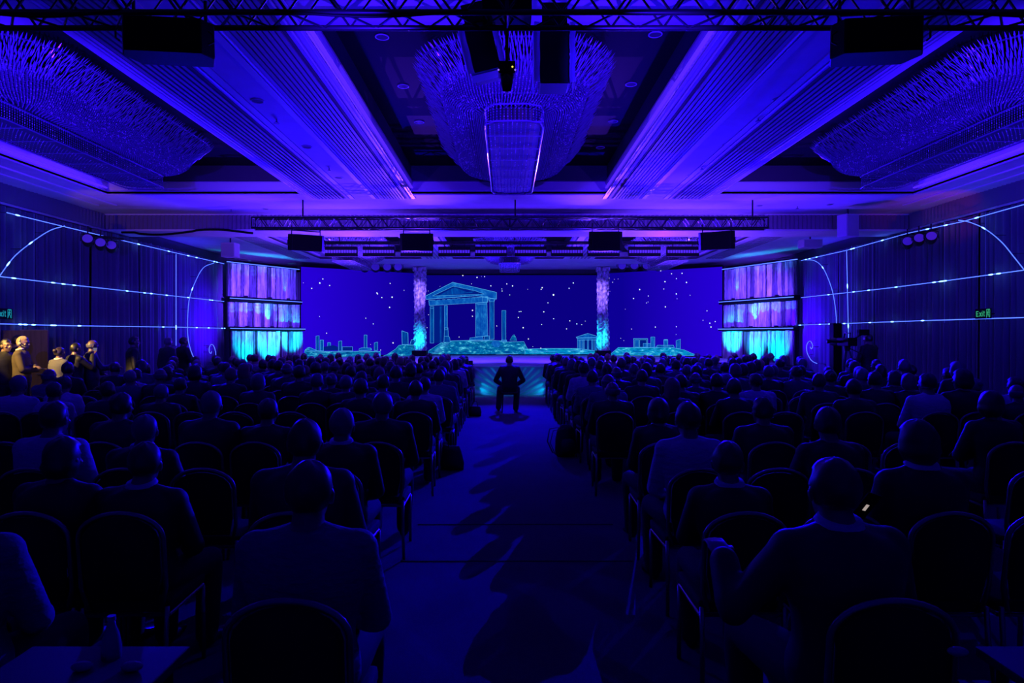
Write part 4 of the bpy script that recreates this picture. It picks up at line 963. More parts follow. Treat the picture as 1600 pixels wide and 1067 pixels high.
def arms(bm, J, g=0.0, sleeve=1.0):
    for s, a, b, c in ((-1,'shL','elL','wrL'),(1,'shR','elR','wrR')):
        limb(bm, J[a], J[b], 0.052+g, 0.042+g, bulge=0.06); e = lerp(J[b], J[c], sleeve); limb(bm, J[b], e, 0.043+g, 0.029+g*1.5+(0.006 if g else 0), bulge=0.08)
def legs(bm, J, g=0.0):
    for s, a, b, c in ((-1,'hipL','knL','anL'),(1,'hipR','knR','anR')):
        limb(bm, J[a], J[b], 0.086+g, 0.060+g, 14); limb(bm, J[b], J[c], 0.060+g, 0.042+g*1.8 if g else 0.036, 14, bulge=0.05)
def foot(bm, J, k, g=0.0):
    A = Vector(J[k]); D = Vector(J.get('fd_'+k, (0.05*(1 if k[-1]=='R' else -1),1,0))).normalized(); z = A.z
    p_ = [A+Vector((0,0,0.0)), A+Vector((0,0,-0.03))-D*0.02, A+D*0.07+Vector((0,0,-z+0.045)), A+D*0.15+Vector((0,0,-z+0.034)), A+D*0.20+Vector((0,0,-z+0.028))]
    tube(bm, p_, [0.036+g,(0.040+g),(0.040+g,0.036+g),(0.028+g,0.042+g),(0.016+g,0.030+g)], 12, up=(0,1,0.01))
    tube(bm, [A-D*0.045+Vector((0,0,-z+0.030)), A+D*0.05+Vector((0,0,-z+0.032))], [(0.026+g),(0.030+g)], 12)
def seated(sw=1.0, lean=0.02, yaw=0, nod=0.0, tilt=0, pose='lap', belly=0.0):
    ny = -0.04+lean
    J = dict(pelvis=Vector((0,-0.02,0.55)), neck=Vector((0,ny,1.085)), head=Vector((0,ny+0.035,1.195)), yaw=yaw, nod=nod, tilt=tilt, w=sw, belly=belly,
             shL=Vector((-0.175*sw,ny+0.0,1.005)), shR=Vector((0.175*sw,ny+0.0,1.005)), hipL=Vector((-0.09,0,0.555)), hipR=Vector((0.09,0,0.555)),
             knL=Vector((-0.14,0.44,0.535)), knR=Vector((0.14,0.44,0.535)), anL=Vector((-0.13,0.42,0.08)), anR=Vector((0.13,0.42,0.08)))
    if pose == 'lap': J.update(elL=Vector((-0.235*sw,0.05,0.74)), elR=Vector((0.235*sw,0.05,0.74)), wrL=Vector((-0.10,0.25,0.66)), wrR=Vector((0.11,0.26,0.67)))
    if pose == 'cross': J.update(elL=Vector((-0.25*sw,0.08,0.77)), elR=Vector((0.25*sw,0.08,0.77)), wrL=Vector((0.06,0.17,0.80)), wrR=Vector((-0.07,0.20,0.78)))
    if pose == 'chin': J.update(elL=Vector((-0.27*sw,0.03,0.74)), elR=Vector((0.22*sw,0.20,0.78)), wrL=Vector((-0.05,0.25,0.67)), wrR=Vector((0.09,0.17,1.02)))
    if pose == 'open': J.update(elL=Vector((-0.36*sw,0.02,0.79)), elR=Vector((0.27*sw,0.03,0.74)), wrL=Vector((-0.34*sw,0.15,0.93)), wrR=Vector((0.14,0.26,0.66)))
    if pose == 'knees': J.update(elL=Vector((-0.31*sw,0.08,0.74)), elR=Vector((0.31*sw,0.08,0.74)), wrL=Vector((-0.20,0.30,0.64)), wrR=Vector((0.20,0.30,0.64)),
                                 knL=Vector((-0.22,0.42,0.53)), knR=Vector((0.18,0.36,0.52)), anL=Vector((-0.26,0.33,0.08)), anR=Vector((0.15,0.10,0.08)))
    return J
def standing(yaw=0, pose='cross', sw=0.95, sc=1.0):
    J = dict(pelvis=Vector((0,0,0.94)), neck=Vector((0,-0.01,1.50)), head=Vector((0,0.02,1.615)), yaw=yaw, w=sw, bow=(0,0.0,0),
             shL=Vector((-0.17*sw,-0.01,1.42)), shR=Vector((0.17*sw,-0.01,1.42)), hipL=Vector((-0.085,0,0.93)), hipR=Vector((0.085,0,0.93)),
             knL=Vector((-0.10,0.02,0.50)), knR=Vector((0.10,0.03,0.50)), anL=Vector((-0.11,-0.02,0.08)), anR=Vector((0.12,-0.02,0.08)))
    if pose == 'cross': J.update(elL=Vector((-0.24,0.08,1.15)), elR=Vector((0.24,0.08,1.15)), wrL=Vector((0.07,0.21,1.20)), wrR=Vector((-0.08,0.24,1.16)))
    if pose == 'side': J.update(elL=Vector((-0.25,-0.02,1.13)), elR=Vector((0.25,-0.02,1.13)), wrL=Vector((-0.25,0.06,0.88)), wrR=Vector((0.25,0.06,0.88)))
    if pose == 'photo': J.update(elL=Vector((-0.24,0.20,1.24)), elR=Vector((0.24,0.20,1.24)), wrL=Vector((-0.07,0.30,1.50)), wrR=Vector((0.08,0.30,1.50)))
    if pose == 'reach': J.update(elL=Vector((-0.25,0.04,1.14)), elR=Vector((0.25,0.14,1.17)), wrL=Vector((-0.18,0.22,1.06)), wrR=Vector((0.16,0.38,1.20)))
    return J
HC = {}
def hair_mesh(J, kind):
    T = head_T(J); bm = bmesh.new(); seg, rg = 28, 18
    bmesh.ops.create_uvsphere(bm, u_segments=seg, v_segments=rg, radius=1.0)
    rr = random.Random(hash(kind) % 97)
    for v in bm.verts:
        n_ = v.co.normalized(); g = 1.10 if kind in ('short','crop') else 1.17
        if kind == 'crop': g = 1.09
        x, y, z = n_.x*0.077*g, n_.y*0.096*g-0.006, n_.z*0.094*g+0.022
        face = y > 0.022 and z < 0.062
        low = z < -0.045 and kind in ('short','crop','bun','bald')
        sidef = kind in ('short','crop') and y > -0.002 and z < 0.012
        if kind == 'bald' and (z > 0.058): face = True
        if face or low or sidef:
            x, y, z = n_.x*0.060, n_.y*0.072-0.006, n_.z*0.075+0.015
        elif kind in ('long','bob'):
            if z < 0.0 and y < 0.03:
                dz = {'long':2.6,'bob':1.35}[kind]; z = z*dz; f = 1+min(0.35, -z*1.2) if kind == 'long' else 1.12; x *= f; y = y*1.0-0.012
        if not (face or low or sidef):
            a = math.atan2(n_.x, -n_.y); rip = 0.0022*math.sin(a*23+z*30) + rr.uniform(-0.0012,0.0012)
            x += n_.x*rip*1.5; y += n_.y*rip*1.5; z += n_.z*rip
            if kind == 'short': z += 0.006*max(0,n_.z)
        v.co = (x, y, z)
    if kind == 'bun': bmesh.ops.create_uvsphere(bm, u_segments=14, v_segments=10, radius=1.0, matrix=Matrix.Translation((0,-0.115,0.055)) @ Matrix.Diagonal((0.042,0.036,0.040,1)))
    bmesh.ops.transform(bm, matrix=T, verts=bm.verts[:])
    return to_mesh('hair', bm, HAIRM['black'], True)
def make_person(J, tail=False):
    """returns dict of meshes: body, jacket, shirt, trousers, collar"""
    out = {}
    bm = bmesh.new(); head(bm, J); torso(bm, J); arms(bm, J); legs(bm, J)
    for k in ('anL','anR'): foot(bm, J, k, -0.004)
    for s, e, w_ in ((-1,'elL','wrL'),(1,'elR','wrR')):
        D = (J[w_]-J[e]); hd = Vector((D.x*0.4, D.y+0.03, D.z*(0.6 if J[w_].z > J[e].z else 1.0)-0.02))
        hand(bm, J[w_], hd, s)
    out['body'] = remesh(bm, 0.0075, 0.16, skin, 2)
    bm = bmesh.new(); torso(bm, J, 0.014, True); arms(bm, J, 0.013, 0.93)
    nk = J['neck']; tube(bm, [nk-Vector((0,0.0,0.045)), nk-Vector((0,0.004,0.012)), nk+Vector((0,-0.010,0.014))], [0.088,0.078,0.070], 16)
    out['jacket'] = remesh(bm, 0.012, 0.35, CL['dark'], 3, 'jacket')
    bm = bmesh.new(); c = nk+Vector((0,0,0.0)); rings = tube(bm, [nk+Vector((0,0.0,-0.02)), nk+Vector((0,-0.004,0.022)), nk+Vector((0,-0.006,0.030)), nk+Vector((0,-0.002,0.012))], [0.073,0.070,0.074,0.083], 20, up=(0,1,0), cap=False)
    out['collar'] = to_mesh('collar', bm, CL['white'], True)
    bm = bmesh.new(); legs(bm, J, 0.014); P0 = Vector(J['pelvis']); ell(bm, P0+Vector((0,0.0,-0.03)), (0.178,0.135,0.11), 18, 12)
    out['trousers'] = remesh(bm, 0.013, 0.30, trouser_m, 3, 'trousers')
    for k, nm in (('anL','shoe_left'),('anR','shoe_right')):
        bm = bmesh.new(); foot(bm, J, k, 0.008); out[nm] = remesh(bm, 0.010, 0.6, shoe_m, 2, 'shoe')
    out['J'] = J; return out
VAR = [make_person(seated()), make_person(seated(1.06, 0.0, 0.25, 0.02, 0.0, 'lap', 0.02)), make_person(seated(0.90, 0.03, -0.3, -0.02, 0.03, 'cross')),
       make_person(seated(1.0, 0.05, 0.1, 0.05, -0.06, 'chin')), make_person(seated(1.02, 0.02, -0.12, 0.0, 0.05, 'open')), make_person(seated(0.92, 0.02, 0.0, 0.0, 0.0, 'lap')),
       make_person(seated(1.05, 0.02, 0.0, 0.0, 0.0, 'knees', 0.02)),
       make_person(standing(-0.2, 'cross')), make_person(standing(0.0, 'side')), make_person(standing(0.0, 'photo')), make_person(standing(0.1, 'reach'))]
def mslot(o, m):
    if o.data.materials and o.data.materials[0] != m:
        o.material_slots[0].link = 'OBJECT'; o.material_slots[0].material = m
def person(v, loc, rz, scale, cloth, hair, hcol, label, grp, collar=False, shoes=False, trousers=None):
    V = VAR[v]
    r = link('person', V['body'], None, loc, (0,0,rz)); r.scale = (scale,)*3
    tag(r, label, 'person', grp)
    j = link('jacket' if cloth in ('dark','charcoal','brown','grey') else 'shirt', V['jacket'], r); mslot(j, CL[cloth])
    link('trousers', V['trousers'], r)
    if hair != 'none':
        key = (v, hair)
        if key not in HC: HC[key] = hair_mesh(V['J'], hair)
        h = link('hair', HC[key], r); mslot(h, HAIRM[hcol])
    if collar: link('collar', V['collar'], r)
    if shoes: link('shoe', V['shoe_left'], r); link('shoe', V['shoe_right'], r)
    return r

# ------------------------------------------------------------------ chairs
def make_chair():
    t = empty('banquet_chair'); Wd, zt, zb = 0.2, 0.93, 0.50
    def arch(w_, z0, z1, n_=9):
        pts = [(-w_*0.86,z0),(-w_,z0+0.12)]; zc = z1-w_*0.62
        pts += [(w_*math.cos(a), zc+w_*0.62*math.sin(a)) for a in [PI-PI*k/n_ for k in range(n_+1)]]
        return pts+[(w_,z0+0.12),(w_*0.86,z0)]
    bm = bmesh.new(); p_ = arch(Wd-0.018, zb, zt-0.018)
    f = [bm.verts.new((x, -0.235-(z-0.5)*0.12+0.022, z)) for x, z in p_]; b = [bm.verts.new((x, -0.235-(z-0.5)*0.12-0.022, z)) for x, z in p_]; n_ = len(p_)
    bm.faces.new(f); bm.faces.new(b[::-1])
    for k in range(n_): bm.faces.new((f[k], b[k], b[(k+1)%n_], f[(k+1)%n_]))
    bmesh.ops.bevel(bm, geom=[e for e in bm.edges if len(e.link_faces) == 2 and any(len(q.verts) > 4 for q in e.link_faces)], offset=0.012, segments=2, affect='EDGES')
    obj('backrest', bm, chair_fab, t, True)
    bm = bmesh.new(); q = arch(Wd, zb-0.06, zt, 14); tube(bm, [(x, -0.235-(z-0.5)*0.12, z) for x, z in q], 0.0125, 8); obj('back_frame', bm, chair_fr, t, True)
    bm = bmesh.new(); box(bm, -0.21, -0.21, 0.42, 0.21, 0.22, 0.485, bev=0.022); obj('seat', bm, chair_fab, t, True)
    bm = bmesh.new(); tube(bm, [(-0.2,-0.2,0.41),(0.2,-0.2,0.41),(0.2,0.2,0.41),(-0.2,0.2,0.41),(-0.2,-0.2,0.41)], 0.011, 6); obj('seat_frame', bm, chair_fr, t)
    for s in (-1, 1):
        bm = bmesh.new(); tube(bm, [(s*0.2,-0.23,0.46),(s*0.2,-0.24,0.30),(s*0.215,-0.29,0.0)], 0.0125, 8); obj('leg', bm, chair_fr, t, True)
        bm = bmesh.new(); tube(bm, [(s*0.2,0.2,0.41),(s*0.2,0.205,0.25),(s*0.2,0.215,0.0)], 0.0125, 8); obj('leg', bm, chair_fr, t, True)
    return tag(t, 'x', 'chair', 'rows of round-backed banquet chairs')
CH = make_chair(); CH_used = [False]
def chair(x, y, rz, label):
    if not CH_used[0]: CH_used[0] = True; CH.location = (x,y,0); CH.rotation_euler = (0,0,rz); CH['label'] = label; return CH
    return dup(CH, (x,y,0), rz, label)

ROWB = [2.20,3.28,4.36,5.44,7.60,8.60,9.60,10.65,11.70,12.75,13.80,14.85,15.90,16.95,18.0]     # depth of the chair backs
# explicit people: row, px of head, py of head top, variant, cloth, hair, colour, description, collar
EX = [
 (0,480,722,0,'pale','crop','brown','close-cropped man in a light shirt, sitting by the aisle',0), (0,1310,718,4,'charcoal','crop','brown','balding man in a dark jacket with shining crown, nearest camera-side seat',1),
 (1,475,657,1,'charcoal','short','brown','short-haired person in a dark jacket behind the light-shirted man',0), (1,225,693,1,'dark','short','black','dark-suited person with a pale collar edge',1),
 (1,92,686,0,'dark','bob','black','dark figure with fuller hair near the frame edge',0), (1,1141,693,2,'dark','short','brown','dark-jacketed person with squarish haircut by the aisle',1), (1,1440,659,5,'dark','bob','black','person with full dark hair and pale collar',1),
 (2,533,640,0,'dark','short','grey','grey-haired man in a dark suit beside the aisle',1), (2,225,648,1,'dark','crop','grey','short grey-haired person in dark clothes',1), (2,80,628,0,'white','crop','brown','cropped-haired person in a pale shirt',0),
 (2,1077,630,5,'white','short','black','dark-haired man in a white shirt beside the aisle',0), (2,1298,638,2,'dark','short','brown','dark-clothed person turning towards the centre',0),
 (3,597,613,1,'dark','crop','grey','grey cropped man in a dark suit beside the aisle',0), (3,417,624,0,'dark','short','brown','dark-clothed person with brown hair',0), (3,329,612,1,'charcoal','short','grey','man with pale-rimmed hair in a dark suit',0), (3,186,615,0,'charcoal','short','black','dark-haired person in a charcoal jacket',0),
 (3,1030,623,5,'dark','bob','brown','person with bobbed hair lit by a phone',0), (3,1192,622,1,'dark','short','black','dark-clothed person with rounded hair',0), (3,1554,612,2,'dark','bob','brown','dark figure with bobbed hair at the frame edge',0),
 (4,649,595,1,'dark','short','brown','dark-jacketed person beside the aisle',0), (4,563,592,5,'dark','short','black','slim dark-clothed person',0), (4,250,603,0,'dark','crop','grey','cropped grey-haired person',0), (4,164,597,3,'charcoal','short','brown','person leaning chin on hand',0),
 (4,82,598,0,'white','short','brown','person in a white shirt with lit hair',0), (4,28,587,1,'white','short','grey','person in a white shirt near the frame edge',0),
 (4,957,596,1,'dark','bald','grey','bald man in a dark suit beside the aisle',0), (4,1051,591,5,'dark','long','fair','woman with long straight fair hair',0), (4,1149,592,2,'dark','short','brown','dark-clothed person with narrow shoulders',0), (4,1336,593,0,'dark','short','black','dark-clothed person',0),
 (4,1450,584,1,'white','short','black','dark-haired man in a pale shirt',0), (4,1505,577,1,'dark','bob','black','tall dark-clothed person',0), (4,1592,604,0,'charcoal','bald','grey','grey-haired person',0),
 (5,663,590,0,'white','short','brown','person in a white shirt near the aisle',0), (5,540,587,0,'dark','short','grey','grey-haired man with lit crown',0), (5,494,584,2,'dark','short','grey','grey-haired person turning aside',0), (5,402,584,5,'charcoal','bob','grey','person with pale bobbed hair',0),
 (5,100,588,1,'white','short','brown','person in a light shirt',0), (5,280,590,0,'dark','crop','brown','person in dark clothes',0),
 (5,950,584,1,'pale','bald','grey','bald man in a pale shirt beside the aisle',0), (5,1121,584,0,'dark','short','black','person in dark clothes',0), (5,1281,584,0,'charcoal','short','brown','broad person in charcoal',0), (5,1422,584,5,'dark','bob','fair','woman with bobbed fair hair',0), (5,1369,581,0,'dark','short','black','person in a dark top',0),
 (6,686,577,1,'pale','short','black','person in a pale blue shirt beside the aisle',0), (6,564,580,0,'dark','short','black','person in dark clothes',0), (6,74,576,2,'pale','bald','grey','bald person in a light top',0), (6,926,579,0,'pale','short','black','person in a light checked top by the aisle',0),
 (6,1003,578,1,'dark','short','brown','person in a dark jacket',0),(6,1498,565,0,'dark','bob','grey','tall grey-haired person',0),
 (7,105,566,1,'dark','short','brown','tall person in dark clothes',0), (7,380,568,5,'dark','long','fair','woman with long fair hair',0), (7,1089,571,5,'dark','long','black','woman with long dark hair',0), (7,913,566,2,'white','short','black','person in a white shirt beside the aisle',0), (7,1415,562,0,'dark','short','grey','person with lit hair in dark clothes',0), (7,1436,566,0,'dark','short','brown','person in dark clothes',0),
]
EMPTY = {0:[],1:[1.62,2.62,-2.37+5],2:[-1.95,3.4],3:[],4:[-2.4,1.75+0.02,3.1],5:[],6:[]}
LBL_SIDE = {-1:'doorway-side block', 1:'camera-side block'}
CLW = {'dark':'dark jacket','charcoal':'charcoal jacket','white':'white shirt','pale':'pale shirt','grey':'grey jacket','brown':'brown jacket'}
HRW = {'short':'short','crop':'cropped','long':'long','bob':'bobbed','bun':'tied-up','bald':'thinning'}
RR = random.Random(42); npers = nch = 0
ROWN = ['nearest']+ordn[1:]
for r, yb in enumerate(ROWB):
    hd = yb+0.235-0.0
    for s in (-1, 1):
        edge = 1.08 if s < 0 else 1.25
        lim = min(7.3, 0.80*hd+0.35)
        seats = []                              # (x, record or None, kind)
        for e in EX:
            if e[0] == r:
                x = XX(e[1], hd)
                if (x < 0) == (s < 0): seats.append((x, e))
        if r == 0 and s < 0: seats.append((-1.98, (0,0,0,1,'pale','short','grey','person in a pale shirt cut off by the frame edge',0)))
        for x in EMPTY.get(r, []):
            if (x < 0) == (s < 0) and all(abs(x-q[0]) > 0.40 for q in seats): seats.append((x, None))
        k = 0
        while True:
            x = s*(edge+0.485*k); k += 1
            if abs(x) > lim: break
            if r == 0: break
            if r == 0 or any(abs(x-q[0]) < 0.43 for q in seats): continue
            if s > 0 and 13.4 < yb < 16.2 and x > 6.3: continue
            if r < 3: occ = 0.0
            elif r < 5: occ = 0.12
            elif r < 7: occ = 0.72
            else: occ = 0.90
            seats.append((x, 'fill' if RR.random() < occ else None))
        seats.sort(key=lambda q: abs(q[0])); prev = None; order = 0
        for x, e in seats:
            if prev is not None and abs(x-prev) < 0.30: continue
            prev = x; nth = ordn[order] if order < 15 else 'last'; order += 1
            where = '%s seat from the aisle, %s row, %s' % (nth, ROWN[r], LBL_SIDE[s])
            oc = 'empty' if e is None else 'occupied'
            xc = x+(0.07 if (r == 0 and x > 1) else 0)
            chair(xc, yb+0.235+0.04, RR.uniform(-0.05,0.05)+(0.0 if r else 0.0), '%s round-backed banquet chair, %s' % (oc, where)); nch += 1
            if e is None: continue
            if e == 'fill':
                v = RR.choice((0,0,1,1,2,3,5,5)); cl = RR.choices(('dark','charcoal','white','pale','grey','brown'), (10,6,2,2,3,1))[0]
                hr = RR.choices(('short','crop','long','bob','bun','bald'), (9,4,4,3,1.5,1.5))[0]; hc = RR.choices(('black','brown','grey','fair'), (5,5,2.5,2))[0]
                if hr == 'bald': hc = 'grey'
                scl = RR.uniform(0.955, 1.035)
                if hr in ('long','bun'): scl *= 0.97
                person(v, (x+RR.uniform(-0.04,0.04), yb+0.255, 0.0), RR.uniform(-0.14,0.14), scl, cl, hr, hc, 'person with %s %s hair in %s, %s' % (HRW[hr], hc, CLW[cl], where.replace(' seat','')), 'seated audience')
            else:
                zt = ZZ(e[2], hd) if e[1] else 1.32
                scl = max(0.93, min(1.07, zt/1.317))
                person(e[3], (x, yb+0.255, 0.0), RR.uniform(-0.08,0.08) if r else (0.05 if x < 0 else 0.1), scl, e[4], e[5], e[6], e[7]+', '+('%s row, %s' % (ROWN[r], LBL_SIDE[s])), 'seated audience', bool(e[8]), r < 4)
            npers += 1
print('people', npers, 'chairs', nch)

# man sitting alone in the aisle
t = empty('stool', (0.06, 15.98, 0), 0, 'plain dark stool under the lone man in the middle of the aisle', 'stool')
bm = bmesh.new(); box(bm, -0.19, -0.19, 0.42, 0.19, 0.19, 0.475, bev=0.02); obj('seat', bm, chair_fab, t, True)
for sx in (-1,1):
    for sy in (-1,1):
        bm = bmesh.new(); tube(bm, [(sx*0.15,sy*0.15,0.42),(sx*0.17,sy*0.17,0.0)], 0.014, 8); obj('leg', bm, blackm, t)
person(6, (0.06, 15.98, 0.0), 0.0, 1.0, 'dark', 'short', 'black', 'man in a dark suit sitting alone in the middle of the aisle', 'people on their own', False, True)

# standing people
def stand(v, px, d, pt, rz, cl, hr, hc, label, collar=False):
    zt = ZZ(pt, d); return person(v, (XX(px,d), d, 0), rz, zt/1.735, cl, hr, hc, label, 'standing people', collar, True)
wm = stand(7, 34, 12.3, 526, -1.25, 'brown', 'short', 'fair', 'fair-haired person in a headset with folded arms, lit warm by the doorway', True)
J = VAR[7]['J']; T = head_T(J); bm = bmesh.new()
tube(bm, [T @ Vector((0.094*math.cos(a), -0.01, 0.02+0.108*math.sin(a))) for a in [PI*k/14 for k in range(15)]], 0.006, 6)
for s in (-1,1): tube(bm, [T @ Vector((s*0.084,-0.008,-0.004)), T @ Vector((s*0.106,-0.008,-0.004))], 0.030, 12)
tube(bm, [T @ Vector((0.1,0,-0.01)), T @ Vector((0.085,0.07,-0.055)), T @ Vector((0.045,0.115,-0.06))], 0.004, 6); obj('headset', bm, mat('headset', (0.35,0.35,0.35), 0.4), wm, True)
stand(8, 27, 13.4, 524, -0.9, 'dark', 'short', 'brown', 'person half hidden behind the one with folded arms')
stand(8, 8, 12.2, 530, -1.9, 'dark', 'short', 'black', 'dark-clothed person at the frame edge by the doorway')
stand(8, 92, 12.6, 543, -0.3, 'grey', 'bun', 'brown', 'shorter person with tied-up hair, warm lit, beside the photographer', True)
ph = stand(9, 117, 12.9, 536, -0.5, 'dark', 'short', 'black', 'person raising both hands to take a photograph')
t = empty('phone', (0,0,0), 0, 'small pale phone held up by the person taking a photograph', 'phone'); 
fw = Matrix.Rotation(-0.5, 4, 'Z') @ Vector((0.0, 0.40, 1.60))
t.location = ph.location+fw*ph.scale[0]; t.rotation_euler = (0,0,-0.5)
bm = bmesh.new(); box(bm, -0.07, -0.004, -0.036, 0.07, 0.004, 0.036, bev=0.003); obj('case', bm, blackp, t); bm = bmesh.new(); box(bm, -0.064, -0.0055, -0.031, 0.064, -0.0042, 0.031); obj('display', bm, emat('phone_display', (0.5,0.5,0.8), 0.3), t)
stand(10, 143, 13.3, 531, -0.9, 'charcoal', 'bald', 'grey', 'standing person beyond the photographer, watching the stage')
stand(8, 208, 14.6, 526, -0.9, 'dark', 'short', 'black', 'dark standing person against the curtain, first of three by the wall')
stand(8, 262, 16.0, 527, -0.4, 'charcoal', 'crop', 'grey', 'dark standing person, middle of three by the doorway wall')
stand(7, 286, 17.2, 527, -0.6, 'dark', 'short', 'brown', 'dark standing person nearest the bowed line of light')
# camera operator and camera
stand(10, 1357, 15.2, 521, 0.35, 'dark', 'short', 'black', 'camera operator in black standing behind the tripod')
def tri_cam():
    d = 14.9; t = empty('video_camera', (XX(1324,d), d, 0), 0, 'large black video camera on a tripod facing the stage', 'camera')
    zc = ZZ(534,d)
    bm = bmesh.new(); box(bm, -0.10, -0.24, zc-0.09, 0.10, 0.26, zc+0.09, bev=0.015); obj('camera_body', bm, blackp, t)
    bm = bmesh.new(); tube(bm, [(0,0.26,zc),(0,0.34,zc),(-0.02,0.62,zc)], [0.06,0.07,0.09], 14); obj('lens', bm, blackm, t, True)
    bm = bmesh.new(); tube(bm, [(-0.10,0.1,zc),(-0.30,0.12,zc+0.01),(-0.38,0.12,zc+0.01)], [0.03,0.035,0.05], 10); obj('side_grip', bm, blackm, t, True)
    bm = bmesh.new(); tube(bm, [(0,-0.1,zc+0.09),(0.02,-0.1,zc+0.19),(0.02,0.14,zc+0.19),(0,0.14,zc+0.09)], 0.014, 8); obj('handle', bm, blackm, t)
    bm = bmesh.new(); box(bm, 0.10, -0.32, zc+0.14, 0.32, -0.20, zc+0.27, Matrix.Rotation(0.0,4,'X'), 0.01); tube(bm, [(0.06,-0.2,zc+0.08),(0.18,-0.26,zc+0.15)], 0.012, 6); obj('viewfinder', bm, blackp, t)
    bm = bmesh.new(); tube(bm, [(0,0,zc-0.09),(0,0,zc-0.2)], [0.07,0.055], 12); obj('tripod_head', bm, blackm, t)
    for a in (PI/2, PI/2+2*PI/3, PI/2-2*PI/3):
        bm = bmesh.new(); x, y = math.cos(a), math.sin(a); tube(bm, [(x*0.05,y*0.05,zc-0.2),(x*0.2,y*0.2,0.75),(x*0.42,y*0.42,0.0)], [0.022,0.018,0.012], 8); obj('leg', bm, alu, t)
    bm = bmesh.new(); tube(bm, [(0.02,-0.06,zc-0.14),(0.22,-0.35,zc-0.30)], 0.011, 6); obj('pan_bar', bm, blackm, t)
tri_cam()
# slim black loudspeaker column by the stage
t = empty('column_speaker', (XX(1306,20.6), 20.6, 0), 0, 'slim tall black column loudspeaker beside the stage', 'loudspeaker')
bm = bmesh.new(); box(bm, -0.13, -0.13, 0.05, 0.13, 0.13, ZZ(505,20.6), bev=0.015); obj('cabinet', bm, blackp, t)
bm = bmesh.new(); box(bm, -0.11, -0.142, 0.12, 0.11, -0.131, ZZ(506,20.6)-0.05); obj('grille', bm, grille, t)
bm = bmesh.new(); box(bm, -0.22, -0.22, 0, 0.22, 0.22, 0.05, bev=0.01); obj('base', bm, blackp, t)

# backpack and bags on the floor
t = empty('backpack', (XX(884,10.1), 10.1, 0), 0.2, 'black backpack on the aisle floor beside the camera-side seats', 'backpack')
bm = bmesh.new(); tube(bm, [(0,0,0.01),(0,0,0.08),(0,0,0.25),(0,0,0.40),(0,0,0.47)], [(0.10,0.14),(0.12,0.165),(0.115,0.16),(0.09,0.13),(0.04,0.07)], 16); obj('bag_body', bm, CL['dark'], t, True)
bm = bmesh.new(); tube(bm, [(0,-0.11,0.06),(0,-0.14,0.10),(0,-0.14,0.22),(0,-0.11,0.27)], [(0.02,0.09),(0.04,0.11),(0.04,0.11),(0.02,0.08)], 12, up=(0,1,0)); obj('front_pocket', bm, CL['charcoal'], t, True)
for s in (-1, 1):
    bm = bmesh.new(); tube(bm, [(-0.06,0.1*s,0.42),(-0.22,0.10*s,0.40),(-0.26,0.08*s,0.22),(-0.18,0.07*s,0.05),(-0.10,0.06*s,0.03)], [(0.006,0.02)]*5, 8); obj('strap', bm, CL['charcoal'], t, True)
bm = bmesh.new(); tube(bm, [(-0.03,0,0.46),(-0.03,0,0.52),(0.03,0,0.52),(0.03,0,0.46)], 0.008, 6); obj('grab_handle', bm, CL['charcoal'], t)
t = empty('shoulder_bag', (XX(704,9.0), 9.1, 0), -0.2, 'dark shoulder bag on the floor beside the doorway-side seats', 'bag')
bm = bmesh.new(); tube(bm, [(0,0,0.005),(0,0,0.1),(0,0,0.26),(0,0,0.32)], [(0.06,0.17),(0.075,0.18),(0.05,0.14),(0.02,0.11)], 14); obj('bag_body', bm, CL['dark'], t, True)
bm = bmesh.new(); tube(bm, [(0,-0.13,0.30),(0,-0.10,0.46),(0,0,0.52),(0,0.10,0.46),(0,0.13,0.30)], 0.010, 6); obj('strap', bm, CL['dark'], t, True)
t = empty('handbag', (XX(742,15.2), 15.2, 0), 0, 'small dark handbag on the floor near the front, doorway side', 'bag')
bm = bmesh.new(); tube(bm, [(0,0,0.005),(0,0,0.1),(0,0,0.22)], [(0.08,0.14),(0.09,0.15),(0.05,0.12)], 14); obj('bag_body', bm, CL['dark'], t, True)
bm = bmesh.new(); tube(bm, [(-0.07,0,0.21),(-0.04,0,0.32),(0.04,0,0.32),(0.07,0,0.21)], 0.007, 6); obj('strap', bm, CL['dark'], t, True)

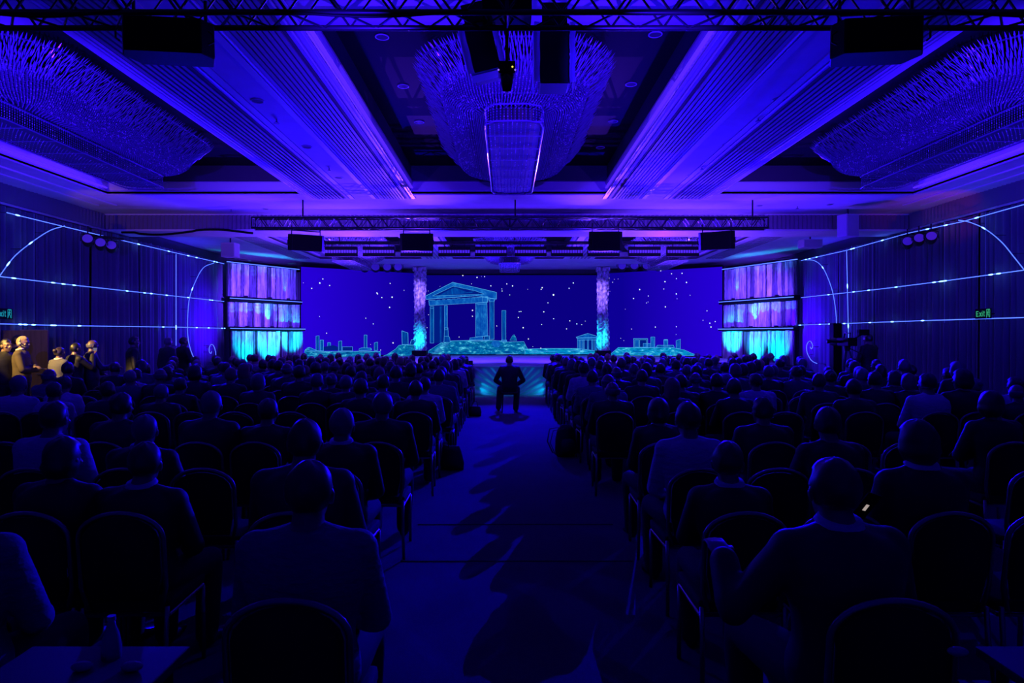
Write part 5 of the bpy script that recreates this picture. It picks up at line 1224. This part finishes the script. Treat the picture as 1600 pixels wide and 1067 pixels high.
# low dark desks at the bottom corners
def desk(x0, x1, y0, y1, z, label):
    t = empty('desk', ((x0+x1)/2, (y0+y1)/2, 0), 0, label, 'desk', 'dark desks'); a = (x1-x0)/2; b = (y1-y0)/2
    dm = mat('desk_top', (0.10,0.10,0.12), 0.6)
    bm = bmesh.new(); box(bm, -a, -b, z-0.03, a, b, z, bev=0.006); obj('desktop', bm, dm, t)
    for sx in (-1,1):
        for sy in (-1,1):
            bm = bmesh.new(); tube(bm, [(sx*(a-0.05),sy*(b-0.05),z-0.03),(sx*(a-0.05),sy*(b-0.05),0)], 0.018, 8); obj('leg', bm, blackm, t)
desk(-1.50, -1.00, 1.66, 2.16, 0.80, 'dark desk in the bottom corner holding a small bottle')
desk(1.48, 2.1, 1.66, 2.16, 0.80, 'dark desk in the bottom corner holding one pale pebble-shaped object')
t = empty('bottle', (XX(174,2.08), 2.08, 0.80), 0, 'small tapering plastic bottle on the dark corner desk', 'bottle')
pl = mat('bottle_plastic', (0.30,0.32,0.40), 0.2)
bm = bmesh.new(); tube(bm, [(0,0,0),(0,0,0.03),(0,0,0.07),(0,0,0.10),(0,0,0.115)], [0.028,0.029,0.023,0.012,0.010], 18); obj('bottle_body', bm, pl, t, True)
bm = bmesh.new(); tube(bm, [(0,0,0.115),(0,0,0.128)], 0.0125, 14); obj('cap', bm, mat('bottle_cap', (0.3,0.3,0.5), 0.4), t)
for px, py, what in ((128,1041,'beside the bottle, nearer the frame edge'), (206,1041,'beside the bottle, nearer the aisle'), (1497,1018,'alone on the camera-side desk')):
    zt = 0.814; d = (ZC-zt)*F/(py-CY); d = min(d, 2.11)
    t = empty('computer_mouse', (XX(px,d), d, 0.80), 0, 'small pale rounded object %s' % what, 'mouse', 'pale rounded objects on the desks')
    bm = bmesh.new(); ell(bm, (0,0,0.014), (0.032,0.02,0.014), 16, 10); obj('shell', bm, mat('pale_plastic', (0.35,0.35,0.42), 0.4), t, True)
# phones held in the audience
for k, (px, py, d, m_, what) in enumerate(((1018,663,5.9,'b','lit phone held by the person with bobbed hair near the aisle'), (1352,792,2.9,'w','phone glow beside the balding man'), (1165,575,12.3,'w','tiny lit phone far back in the camera-side block'))):
    t = empty('phone', PX(px,py,d), 0.3, what, 'phone', 'phones in the audience'); t.rotation_euler = (0.5,0.3,0.3)
    bm = bmesh.new(); box(bm, -0.036,-0.004,-0.072,0.036,0.004,0.072, bev=0.003); obj('case', bm, blackp, t)
    bm = bmesh.new(); box(bm, -0.008,-0.0056,-0.016,0.008,-0.0042,0.016); obj('display', bm, emat('glow_'+m_, (0.05,0.08,1.0) if m_ == 'b' else (0.55,0.45,0.42), 0.7), t)
